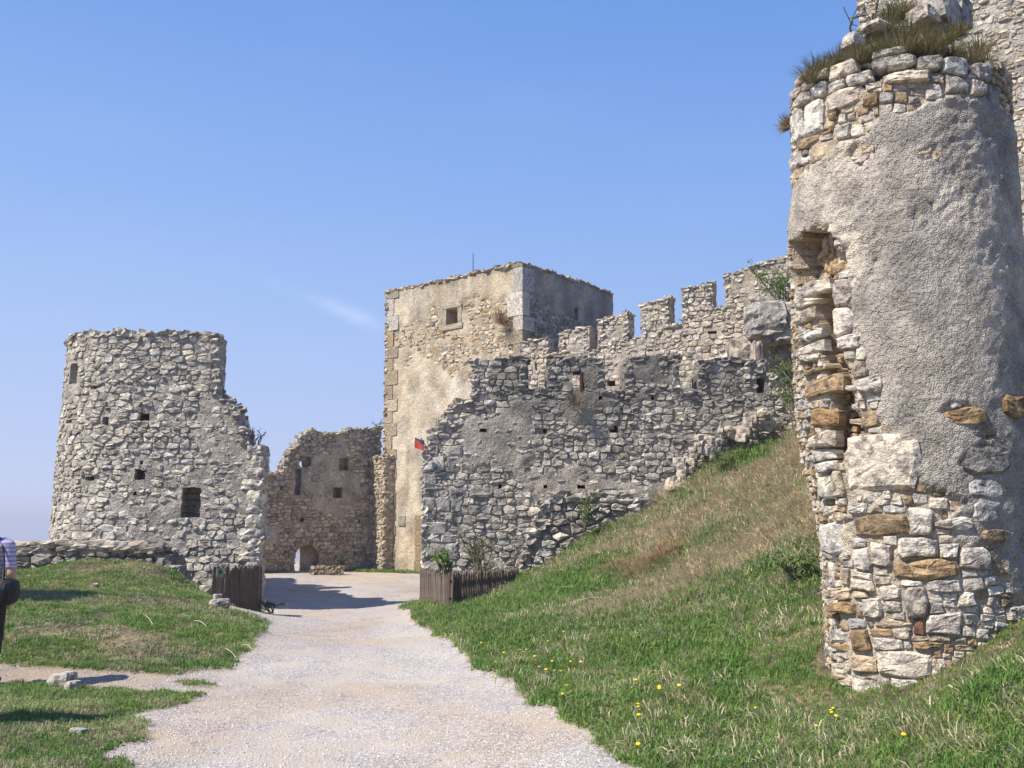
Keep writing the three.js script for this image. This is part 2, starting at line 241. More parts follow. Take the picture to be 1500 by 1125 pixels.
// Builds one face of masonry under a thing: core, the largest stones one by one, the rest joined.
function masonry(parent, fr, s) {
  const r = rng(s.seed || 7); s.T ??= .8; s.cell ??= .08;
  part(parent, s.coreName || 'mortar_core', coreGeo(fr, s), s.coreMat || M.mortar);
  let st = [];
  if (s.stones) {
    st = layStones({ ...s, ...s.stones, want: (u, v) => { if (s.depth(u, v) !== 0) return false; return !s.stones.want || s.stones.want(u, v); } }, r);
    st = st.filter(q => { let bad = 0; for (const A of q.poly) { if (s.depth(mix(q.c[0], A[0], .85), mix(q.c[1], A[1], .85)) !== 0) bad++; } return bad <= 1; });
    for (const q of st) { q.h = s.stones.proud * mix(.55, 1.5, r()); q.base = (s.stones.base ? s.stones.base(...q.c) : 0) + (r() - .5) * .016; q.col = s.stones.color(r, q.c[0], q.c[1]); }
    st = st.filter(q => q.base + q.h > s.relief(...q.c) - .012);
  }
  if (s.extra) for (const q of s.extra) st.push(q);
  st.sort((a, b) => (b.big || b.area) - (a.big || a.area));
  const cap = s.singles ?? 280, rest = [];
  st.forEach((q, i) => { const g = stoneGeo(fr, q, s, r, q.rings || 2); if (i < cap) part(parent, q.name || 'stone', g, s.stoneMat || M.stone); else rest.push(g); });
  // ragged edges: lumps along broken tops, sides and reveals
  const edge = [], tops = [];
  if (s.edges !== false) {
    const lw = (s.stones?.w || .24), lh = (s.stones?.h || .14), color = s.stones ? s.stones.color : (s.edgeColor);
    const step = lw * .62;
    for (let u = s.u0 + step / 2; u < s.u1; u += step) for (let v = s.v0; v < s.v1; v += .03) {
      if (s.depth(u, v) === 0 && s.depth(u, v + .03) === s.T && !(s.noLump && s.noLump(u, v))) {
        for (let n = lw * .3; n < s.T - lw * .2; n += lw * .95) {
          if (n > s.T * .55 && s.thinTop) break;
          const p = fr.P(u + (r() - .5) * step * .5, v + lh * ((r() - .5) * .45 - .04), -n + lw * .12 + (r() - .5) * .05), g = lumpAt(r, p, lw * mix(.55, 1.15, r()), lh * mix(.5, 1.1, r()) * (s.capScale || 1), lw * mix(.7, 1.1, r()), fr.turnAt ? fr.turnAt(u) : fr.turn, color(r, u, v));
          (n < lw ? tops : edge).push(g);
        }
      }
    }
    for (let v = s.v0 + lh / 2; v < s.v1; v += lh * .8) for (let u = s.u0 - .03; u < s.u1 + .03; u += .03) {
      const a = s.depth(u, v), b = s.depth(u + .03, v); const oa = a === s.T || u < s.u0, ob = b === s.T || u + .03 > s.u1;
      if (oa !== ob && !(s.noLump && s.noLump(u, v)) && !(s.noEnd && (u < s.u0 || u + .03 > s.u1))) for (let n = lw * .3; n < s.T - .05; n += lw * .85) { const p = fr.P(u + (ob ? -1 : 1) * lw * (s.inset ?? .2) + (r() - .5) * .03, v + (r() - .5) * .03, -n + lw * .12 + (r() - .5) * .05); edge.push(lumpAt(r, p, lw * mix(.5, .85, r()), lh * mix(.75, 1.1, r()), lw * mix(.7, 1.15, r()), fr.turnAt ? fr.turnAt(u) : fr.turn, color(r, u, v))); }
    }
  }
  tops.forEach((g, i) => { if (i < (s.caps ?? 150)) part(parent, 'coping_stone', g, s.stoneMat || M.stone); else rest.push(g); });
  rest.push(...edge);
  if (rest.length) part(parent, 'small_stones', mergeGeometries(rest), s.stoneMat || M.stone, { kind: 'stuff' });
  report.push(`${parent.name}: ${st.length} stones, ${edge.length} edge, ${tops.length} tops`);
}
const near = (r, c, d = .12, warm = .04) => { const k = 1 + (r() - .5) * 2.2 * d + (r() < .14 ? -.22 : r() < .18 ? .16 : 0), w = (r() - .5) * 2 * warm; return [clamp(c[0] * k * (1 + w), .02, .85), clamp(c[1] * k, .02, .85), clamp(c[2] * k * (1 - w * 1.3), .02, .85)]; };
const blend = (a, b, t) => [mix(a[0], b[0], t), mix(a[1], b[1], t), mix(a[2], b[2], t)];

//==STRUCTURE==
// ---------- the ground ----------
const gate = 20.5;                                   // distance of the outer wall and the round tower's front
const ctl = [];
const cp = (px, py, D) => { const p = at(px, py, D); ctl.push([p.x, p.z, p.y]); };
const cw = (x, D, h) => ctl.push([x, -D, h]);
for (const [x, D, h] of [[-3, 0, 0], [0, 0, 0], [-8, 0, .05], [3, 1, .25], [6, 1, .7], [10, 2, 1.6], [0, 4, 0], [-4, 4, 0], [-9, 5, .05], [3.2, 4, .2], [6, 5, 1.1], [9, 7, 2.6],
  [-2.6, 6.5, 0], [0, 6.5, 0], [-3.3, 9, 0], [-1.5, 9, 0], [-.2, 9, 0], [-3.4, 12, 0], [-1.8, 12, 0], [-.5, 12, 0], [-3.3, 15, -.03], [-1.4, 15, -.03], [-4.6, 18.5, -.09], [-3, 18, -.08], [-2.3, 18, -.05], [-4.8, 21, -.1], [-2, 21, -.1],
  [-6, 25, -.1], [-3, 26, -.1], [0, 25, 0], [-7, 30, -.1], [-3, 31, -.1], [1, 30, .2], [-6, 34.5, -.04], [-3, 35, 0], [-9, 33, 0], [-9, 26, .3], [-5, 11, 0], [-6.5, 10.4, 0], [-9, 10.4, .05], [-4, 7.5, .03], [-6, 7, .04], [-5, 9, .02],
  [-12, 16, .65], [-14, 12, .3], [-12, 20, .8], [-16, 22, .7], [-11, 24, .7], [5, 10.5, 1.5], [6.5, 13, 3.1], [7.5, 17, 4.6], [9, 15, 5.1], [10, 11, 4], [12, 18, 6.3], [8, 21, 4.9], [12, 26, 7], [7, 25, 4.8], [3.5, 25, 2.5], [4, 30, 3]]) cw(x, D, h);
for (const a of [[30, 840, 19], [100, 828, 19], [200, 826, 19], [250, 838, 19], [300, 872, 19.5], [150, 930, 12.5], [150, 880, 15.5], [150, 850, 17.5], [330, 912, 14.6], [372, 928, 13.8], [250, 880, 16], [300, 880, 16.6], [313, 884, 16.6], [0, 920, 13], [0, 880, 15.2], [0, 850, 17], [250, 950, 12.3], [320, 960, 12.1],
  [650, 880, 18.4], [700, 875, 18.8], [760, 850, 19.8], [820, 820, 20], [870, 784, 20.1], [950, 750, 20.2], [1000, 714, 20.2], [1080, 664, 20.3], [1160, 638, 20.3], [900, 900, 13], [800, 890, 15], [1000, 850, 14.5], [1100, 800, 14.5], [1180, 705, 17], [1000, 780, 17], [900, 830, 17], [760, 930, 12.6], [820, 960, 11],
  [1000, 1000, 8.5], [1100, 950, 9.5], [1180, 900, 10.5], [1200, 1022, 8.0], [1250, 1048, 7.45], [1330, 1024, 7.4], [1400, 975, 7.5], [1500, 890, 7.8], [1300, 1080, 6.6], [1450, 1110, 5.8], [1100, 1095, 6.8], [1480, 1000, 6.5], [950, 1060, 7.6], [900, 1000, 9.6]]) cp(...a);
const H0 = (() => {                                   // thin-plate spline through the control points
  const n = ctl.length, N = n + 3, A = [], phi = r2 => r2 < 1e-9 ? 0 : .5 * r2 * Math.log(r2);
  for (let i = 0; i < n; i++) { const row = new Float64Array(N + 1); for (let j = 0; j < n; j++) row[j] = phi((ctl[i][0] - ctl[j][0]) ** 2 + (ctl[i][1] - ctl[j][1]) ** 2) + (i === j ? .03 : 0); row[n] = 1; row[n + 1] = ctl[i][0]; row[n + 2] = ctl[i][1]; row[N] = ctl[i][2]; A.push(row); }
  for (let k = 0; k < 3; k++) { const row = new Float64Array(N + 1); for (let j = 0; j < n; j++) row[j] = k === 0 ? 1 : ctl[j][k - 1]; A.push(row); }
  for (let c = 0; c < N; c++) { let p = c; for (let i = c + 1; i < N; i++) if (Math.abs(A[i][c]) > Math.abs(A[p][c])) p = i; [A[c], A[p]] = [A[p], A[c]]; for (let i = c + 1; i < N; i++) { const f = A[i][c] / A[c][c]; if (f) for (let k = c; k <= N; k++) A[i][k] -= f * A[c][k]; } }
  const w = new Float64Array(N); for (let i = N - 1; i >= 0; i--) { let s = A[i][N]; for (let k = i + 1; k < N; k++) s -= A[i][k] * w[k]; w[i] = s / A[i][i]; }
  return (x, z) => { let s = w[n] + w[n + 1] * x + w[n + 2] * z; for (let i = 0; i < n; i++) { const dx = x - ctl[i][0], dz = z - ctl[i][1]; s += w[i] * phi(dx * dx + dz * dz); } return s; };
})();
const fp = (px, py) => onFlat(px, py, 0);
const moundPoly = [fp(0, 981), fp(120, 984), fp(250, 985), fp(330, 976), fp(372, 955), fp(386, 935), fp(390, 915), [-4.75, -16.6], [-4.35, -18], [-4.45, -19.4], [-5, -20.6], [-6, -24], [-22, -26], [-22, -9.6], [-9, -11], fp(-60, 978)];
const verge = [[2.2, 2], [1.5, -3], fp(985, 1180), fp(905, 1125), fp(838, 1075), fp(768, 1030), fp(735, 1000), fp(690, 975), fp(645, 938), fp(610, 910), fp(586, 890), fp(606, 874), [-1.9, -21], [2, -23], [4.5, -26], [4.5, -40], [24, -40], [24, 2]];
const patchPoly = [fp(-300, 1008), fp(0, 1008), fp(30, 998), fp(110, 997), fp(215, 1008), fp(278, 1020), fp(235, 1040), fp(200, 1058), fp(228, 1080), fp(200, 1100), fp(150, 1135), fp(60, 1300), [-9, -2]];
const stripPoly = [fp(250, 993), fp(290, 991), fp(328, 999), fp(300, 1001)];
const courtPoly = [[-4.9, -33.4], [-1.6, -31.2], [0, -31], [0, -36], [-6, -36], [-6.5, -34.8]];
const backPoly = [[-9.5, -31.2], [-7.6, -31.9], [-6.9, -32.9], [-9, -34]];
const turfAt = (x, z) => { const a = x + .15 * fbm(x * 1.7, z * 1.7, 81), b = z + .24 * fbm(x * 1.9, z * 1.9, 82); return inPoly(moundPoly, a, b) ? 1 : inPoly(verge, a, b) ? 2 : inPoly(patchPoly, x + .45 * fbm(x * 2.3, z * 1.5, 83), z + .8 * fbm(x * 2, z * 2, 84)) ? 3 : inPoly(stripPoly, a, b) ? 3 : inPoly(courtPoly, a, b) || inPoly(backPoly, a, b) ? 4 : 0; };
const H = (x, z) => { const t = turfAt(x, z); return H0(x, z) + .012 * noise2(x * 3, z * 3, 85) + (t && t < 3 ? .045 * fbm(x * 1.4, z * 1.4, 86) + .03 * fbm(x * 5, z * 5, 87) + .02 : t === 3 ? .02 + .03 * noise2(x * 1.5, z * 1.5, 88) : .008 * fbm(x * 6, z * 6, 89)); };
{
  const x0 = -22, x1 = 20, z0 = 2.5, z1 = -38, c = .11, nx = Math.round((x1 - x0) / c), nz = Math.round((z0 - z1) / c);
  const pos = [], uv = [], col = [], gi = [], ti = [];
  const sand = [.68, .57, .45], grey = [.70, .655, .62], earth = [.26, .20, .13], thatch = [.33, .27, .15];
  const turf = new Uint8Array((nx + 1) * (nz + 1));
  for (let j = 0; j <= nz; j++) for (let i = 0; i <= nx; i++) {
    const x = x0 + i * c, z = z0 - j * c, t = turfAt(x, z); turf[j * (nx + 1) + i] = t;
    pos.push(x, mix(H(x, z), -6, sstep(20.8, 25, -z) * sstep(-8.2, -9.6, x)), z); uv.push(x, z);
    if (!t) { const s = sstep(.1, .36, fbm(x * .8 + 3, z * .5, 91)) * .6 ; const dirt = sstep(-2.9, -4.2, x + .5 * fbm(x * 2, z * 2, 93)) * sstep(9.2, 9.9, -z) * sstep(12.5, 11.4, -z); col.push(...blend(blend(grey, sand, clamp(s)), [.50, .405, .30], dirt * .85)); }
    else col.push(...blend(earth, thatch, clamp(.5 + fbm(x * 2, z * 2, 92))));
  }
  for (let j = 0; j < nz; j++) for (let i = 0; i < nx; i++) {
    const a = j * (nx + 1) + i, q = [a, a + nx + 1, a + nx + 2, a, a + nx + 2, a + 1]; (turf[a] && turf[a + nx + 2] ? ti : gi).push(...q);
  }
  const whole = geoFrom(pos, uv, col, gi.concat(ti));
  const sub = idx => { const g = whole.clone(); g.setIndex(idx); return g; };
  solo('gravel_path', sub(gi), M.gravel, 'pale gravel path leading through the broken gate', 'path', null, 'structure');
  solo('grassy_ground', sub(ti), M.soil, 'earth of the grassy mound and hillside', 'ground', null, 'structure');
  // castle hill falling to a far plain
  const P = [], U = [], C = [], I = [], R = [0, 12, 22, 30, 40, 60, 100, 180, 320, 600, 1200, 2500, 5000, 10000, 20000, 40000], n = 72;
  R.forEach((rr, k) => { for (let a = 0; a < n; a++) { const th = a / n * 2 * Math.PI, x = Math.cos(th) * rr, z = -18 + Math.sin(th) * rr, e = rr < 30 ? -1.2 : mix(-1.2, -190, sstep(30, 620, rr)) + (rr > 600 ? 22 * fbm(x * .0006, z * .0006, 95) : 0); P.push(x, e, z); U.push(x, z); const f = noise2(x * .0016, z * .0016, 96); C.push(.11 + f * .04, .125 + f * .02, .06); } });
  for (let k = 0; k < R.length - 1; k++) for (let a = 0; a < n; a++) { const b = (a + 1) % n; I.push(k * n + a, (k + 1) * n + b, (k + 1) * n + a, k * n + a, k * n + b, (k + 1) * n + b); }
  solo('terrain', geoFrom(P, U, C, I), M.far, 'castle hill and the hazy plain far below', 'terrain', null, 'structure');
}
scene.fog = new THREE.FogExp2(new THREE.Color().setRGB(.84, .88, 1.0), .0009);

// ---------- round tower beside the gate ----------
const GREY = [.54, .50, .445], PALE = [.69, .64, .57], DARK = [.27, .255, .235], MORTAR = [.50, .465, .415];
{
  const A = [at(385, 700, gate).x, -gate], straight = 2.7, Rr = 2.05;
  // u runs from the far left round the curve to the gate jamb on the right
  const arc = Math.PI * Rr * .92, Ltot = arc + straight, cx = A[0] - straight, cz = A[1] - Rr;
  const fr = {
    P: (u, v, n) => { const o = n + (4.6 - v) * .035; if (u >= arc) return new THREE.Vector3(cx + (u - arc), v, A[1] + o); const a = (arc - u) / Rr; return new THREE.Vector3(cx - Math.sin(a) * (Rr + o), v, cz + Math.cos(a) * (Rr + o)); },
    turnAt: u => u >= arc ? 0 : -(arc - u) / Rr, turn: 0 };
  const find = finder(fr, 0, Ltot), pr = [[317, 487], [318, 574], [333, 590], [349, 596], [351, 612], [358, 628], [364, 652], [369, 657], [385, 655]].map(p => find(...p));
  const top0 = find(210, 480)[1], top = profile([[0, top0 + .02], [pr[0][0], pr[0][1]], ...pr.slice(1)]);
  const g = thing('round_tower', 'ruined grey rubble tower with rounded side and stepped broken edge at the gate', 'tower', fr.P(Ltot * .7, 0, -.4));
  const T = .5;
  const holes = [[102, 548, 12, 34, .4], [133, 568, 11, 6, .35], [152, 615, 10, 8, .4], [209, 611, 12, 12, .42], [97, 618, 9, 8, .4], [131, 701, 16, 9, .42], [205, 696, 14, 14, .42], [206, 677, 6, 7, .3], [279, 736, 30, 42, .45], [329, 797, 7, 7, .42], [200, 720, 5, 5, .3], [313, 845, 6, 6, .3]].map(([x, y, w, h, d]) => { const a = find(x - w / 2, y + h / 2), b = find(x + w / 2, y - h / 2); return [Math.min(a[0], b[0]), Math.max(a[0], b[0]), a[1], b[1], d]; });
  const bald = (u, v) => sstep(.05, .28, fbm(u * .75 + 2, v * .9, 111, 4) + .10 * sstep(3.6, 2.6, v) - .16 * sstep(4.0, 4.5, v));
  const depth = (u, v) => { if (u < 0 || u > Ltot - .02 * noise2(v * 5, 1, 3) || v < -.6) return T; const t = top(u) + .035 * noise2(u * 5, 3, 112); if (v > t) return T; for (const h of holes) if (u > h[0] && u < h[1] && v > h[2] && v < h[3]) return h[4]; return 0; };
  masonry(g, fr, { seed: 201, u0: 0, u1: Ltot, v0: -.6, v1: top0 + .12, T, cell: .075, depth,
    relief: (u, v) => .026 * bald(u, v) + .018 * fbm(u * 3, v * 3, 113) + .014 * fbm(u * 11, v * 11, 114, 2) + .009,
    color: (u, v) => near(() => .5, blend(MORTAR, [.54, .49, .43], clamp(.5 + fbm(u * 1.2, v * 1.2, 115))), 0, 0),
    stones: { w: .22, h: .13, joint: .014, proud: .036, color: (r, u, v) => near(r, blend(GREY, PALE, clamp(.45 + .9 * fbm(u * .5, v * .5, 116) + .4 * (r() - .5))), .16, .03) }, singles: 290, caps: 60 });
  // squared jamb stones up the gate edge
  const rr = rng(5); for (let v = .05; v < find(380, 660)[1] - .15;) { const h = .17 + rr() * .12, w = .26 + rr() * .2, gq = lumpAt(rr, fr.P(Ltot - w * .45, v + h / 2, -.14), w, h * 1.04, .46, 0, near(rr, PALE, .12, .03), 1); part(g, 'jamb_stone', gq, M.stone); v += h; }
  const win = holes[8]; // iron bars in the window
  for (let k = 0; k < 4; k++) { const v = mix(win[2], win[3], (k + .6) / 4.4), b = new THREE.CylinderGeometry(.012, .012, win[1] - win[0] + .06, 6).rotateZ(Math.PI / 2), p = fr.P((win[0] + win[1]) / 2, v, -.12); b.translate(p.x, p.y, p.z); part(g, 'window_bar', b, M.iron); }
  shade(g);
  // ruined wall running back from the tower, whose stepped top shades the yard
  const B0 = [-5.95, -21.5], B1 = [-7.75, -29.6], f2 = planar(B0, B1), g2 = thing('yard_wall', 'stepped ruined side wall running back behind the round tower', 'wall', f2.P(f2.L / 2, 0, -.3));
  const tp = profile([[0, 4.1], [.9, 4.0], [1, 3.3], [1.9, 3.2], [2, 2.9], [2.8, 3.05], [2.9, 2.35], [4.2, 2.3], [4.3, 2.6], [5, 2.4], [5.1, 1.8], [8.3, 1.7]]);
  masonry(g2, f2, { seed: 202, u0: 0, u1: f2.L, v0: -.5, v1: 4.2, T: .6, cell: .12, depth: (u, v) => u < 0 || u > f2.L || v < -.5 || v > tp(u) + .06 * noise2(u * 5, 1, 7) ? .6 : 0, relief: (u, v) => .03 * fbm(u * 3, v * 3, 117), color: () => MORTAR,
    stones: { w: .3, h: .19, joint: .03, proud: .05, color: r => near(r, GREY, .15) }, singles: 60, caps: 40 });
  shade(g2);
}

// ---------- low wall on the mound ----------
{
  const fr0 = planar([at(-140, 800, 19.6).x, -19.6], [at(268, 830, 19.2).x, -19.2]), find = finder(fr0, 0, fr0.L);
  const tp = profile([[-140, 812], [10, 806], [40, 801], [80, 799], [110, 800], [150, 800], [195, 801], [225, 806], [245, 812], [252, 830], [262, 848], [268, 862]].map(p => find(...p)));
  const g = thing('low_wall', 'low grey fieldstone wall on the grassy mound before the round tower', 'wall', fr0.P(fr0.L / 2, .6, -.3)), T = .6;
  masonry(g, fr0, { seed: 211, u0: 0, u1: fr0.L, v0: -.2, v1: 1.35, T, cell: .08, depth: (u, v) => u < 0 || u > fr0.L || v < -.2 || v > tp(u) + .02 * noise2(u * 6, 2, 8) ? T : 0, relief: (u, v) => .03 * fbm(u * 4, v * 4, 118) - .02, color: () => [.36, .32, .27],
    stones: { w: .26, h: .14, joint: .018, proud: .07, color: r => near(r, r() < .25 ? [.42, .36, .29] : [.43, .395, .35], .16, .05) }, singles: 120, caps: 70 });
  const rr = rng(6); for (let k = 0; k < 16; k++) { const u = fr0.L * (.36 + k * .034), w = .42 + rr() * .3; part(g, 'coping_slab', lumpAt(rr, fr0.P(u, tp(u) + .0, -.12), w, .15 + rr() * .06, .46, fr0.turn, near(rr, [.54, .48, .415], .14, .05), 1), M.stone); }
  shade(g);
}

// ---------- outer wall right of the gate ----------
const wallFr = planar([at(620, 700, gate).x, -gate], [at(1215, 600, gate).x, -gate - .1]);
{
  const fr = wallFr, find = finder(fr, 0, fr.L), T = .7;
  const pts = [[620, 652], [627, 649], [629, 640], [641, 622], [648, 610], [656, 604], [658, 595], [668, 588], [691, 585], [692.5, 525], [772, 524], [773, 571], [803, 571], [804, 526], [850, 524], [884, 527], [885, 574], [916, 574], [917, 525], [960, 523], [995, 524], [996, 573], [1024, 573], [1025, 526], [1060, 524], [1100, 529], [1118, 530], [1120, 545], [1137, 548], [1150, 575], [1215, 585]].map(p => find(...p));
  const top = profile(pts), g = thing('gate_wall', 'dark grey battlemented rubble wall right of the gate', 'wall', fr.P(fr.L / 2, .5, -.35));
  const hole = (x, y, w, h, d) => { const a = find(x - w / 2, y + h / 2), b = find(x + w / 2, y - h / 2); return [a[0], b[0], a[1], b[1], d]; };
  const holes = [hole(707, 631, 10, 9, .5), hole(798, 632, 9, 8, .5), hole(899, 632, 9, 8, .5), hole(732, 715, 7, 6, .5), hole(799, 711, 9, 6, .5), hole(853, 712, 10, 5, .5), hole(899, 632, 8, 7, .5), hole(846, 558, 14, 26, T), hole(957, 583, 6, 6, .3), hole(880, 584, 8, 5, .3), hole(1115, 565, 9, 24, .4), hole(902, 625, 5, 5, .4)];
  const depth = (u, v) => { if (u < 0 || u > fr.L || v < -.7) return T; if (v > top(u) + .014 * noise2(u * 6, 2, 121)) return T; for (const h of holes) if (u > h[0] && u < h[1] && v > h[2] && v < h[3]) return h[4]; return 0; };
  const vm = find(800, 578)[1], bald = (u, v) => sstep(.02, .22, fbm(u * .8 + 7, v * .95, 122, 4) + .32 * sstep(4.1 - 2.9, 2.5, v) * sstep(vm + .1, vm - .15, v) * sstep(.5, 1.1, u) * sstep(5.4, 3.4, u) - .22);
  const soot = (u, v) => sstep(-.05, .3, fbm(u * 1.6, v * .7, 123, 5) + .46 * sstep(vm - .7, vm + .2, v) - .12);
  masonry(g, fr, { seed: 221, u0: 0, u1: fr.L, v0: -.7, v1: 4.95, T, cell: .075, depth,
    relief: (u, v) => .042 * bald(u, v) + .018 * fbm(u * 3, v * 3, 124) + .014 * fbm(u * 11, v * 11, 125, 2) + .008,
    color: (u, v) => blend(blend([.50, .46, .405], [.56, .50, .42], clamp(.5 + fbm(u * 1.3, v * 1.3, 126))), [.17, .165, .16], soot(u, v) * .66),
    inset: .36, capScale: .75, noLump: (u, v) => u > holes[7][0] - .1 && u < holes[7][1] + .1 && v > holes[7][2] - .1 && v < holes[7][3] + .1, stones: { w: .215, h: .13, joint: .013, proud: .036, color: (r, u, v) => near(r, blend(blend(PALE, [.52, .48, .43], r()), [.19, .185, .18], clamp(soot(u, v) * .62 + (r() - .6) * .36)), .17, .025) }, singles: 270, caps: 120 });
  const rr = rng(8);   // squared blocks of the jamb, two wide
  for (let v = .0; v < find(622, 655)[1] - .1;) { const h = .13 + rr() * .19; let u = 0; const n = 1 + Math.floor(rr() * 3); for (let k = 0; k < n; k++) { const w = .2 + rr() * .3; const c = [u + w / 2, v + h / 2], q = [[-1, -.8], [-.85, -1], [.85, -1], [1, -.85], [1, .8], [.88, 1], [-.9, 1], [-1, .85]].map(([a, b]) => [c[0] + a * w * .46 * (1 + (rr() - .5) * .22), c[1] + b * h * .45 * (1 + (rr() - .5) * .26)]); part(g, 'jamb_stone', stoneGeo(fr, { poly: q, c, area: w * h, h: .045, base: .01, col: near(rr, [.50, .48, .455], .16, .02) }, {}, rr), M.stone); u += w + .012; } v += h + .012; }
  // rusty lintel and post of the loophole
  const lint = hole(849, 541, 20, 7, 0), mk = (b, d0, d1) => { const x = new THREE.BoxGeometry(b[1] - b[0], b[3] - b[2], d1 - d0), p = fr.P((b[0] + b[1]) / 2, (b[2] + b[3]) / 2, (d0 + d1) / 2); return tint(x.translate(p.x, p.y, p.z), [.16, .06, .04]); };
  part(g, 'lintel', tint(mk(lint, -.4, .03), [.22, .20, .18]), M.stoneFine); part(g, 'post', mk(hole(851.5, 560, 3, 30, 0), -.12, .05), M.wood);
  shade(g);

  // rough projecting foot of the wall
  const f2 = planar([fr.P(1.75, 0, .42).x, fr.P(1.75, 0, .42).z], [fr.P(4.75, 0, .5).x, fr.P(4.75, 0, .5).z]), fnd = finder(f2, 0, f2.L), T2 = .55;
  const tp = profile([[758, 850], [764, 830], [776, 790], [788, 770], [792, 745], [797, 733], [830, 729], [880, 724], [935, 725], [958, 738], [985, 760]].map(p => fnd(...p)));
  const g2 = thing('wall_footing', 'rough projecting rubble footing along the base of the battlemented grey wall', 'wall', f2.P(f2.L / 2, .5, -.2));
  masonry(g2, f2, { seed: 231, u0: 0, u1: f2.L, v0: -.4, v1: 2.3, T: T2, cell: .09, depth: (u, v) => u < 0 || u > f2.L || v < -.4 || v > tp(u) + .05 * noise2(u * 5, 4, 9) ? T2 : 0, relief: (u, v) => .06 * fbm(u * 2.5, v * 2.5, 127) + .0, color: (u, v) => blend([.44, .405, .36], [.33, .31, .285], clamp(.4 + fbm(u * 2, v * 2, 128))),
    stones: { w: .31, h: .17, joint: .02, proud: .085, color: r => near(r, r() < .35 ? [.40, .375, .345] : [.56, .52, .465], .2, .04) }, singles: 150, caps: 60 });
  shade(g2);
  // tumbled stones along the upper slope at the wall's foot
  const spots = [[985, 705], [998, 690], [1005, 676], [1014, 662], [1018, 648], [1030, 640], [1040, 632], [1052, 628], [1064, 622], [1078, 618], [1092, 612], [1106, 607], [1120, 603], [1132, 600], [972, 716], [1000, 668], [1022, 634], [1010, 690], [1036, 650], [1060, 634], [1085, 628]];
  spots.concat(spots.map(([x, y]) => [x + 6, y + 9])).forEach(([x, y], k) => { const p = at(x + (rr() - .5) * 14, y + 8 + (rr() - .5) * 14, gate - .12 - rr() * .3), s = .1 + rr() * rr() * .22; const m = solo('rubble_stone', lumpAt(rr, p, s * 1.35, s, s * 1.1, rr() * 3, near(rr, [.60, .535, .475], .14, .05), 1), M.stone, 'rough pale stone in the tumbled line climbing the slope below the battlements', 'stone', 'tumbled stones up the slope'); });
}

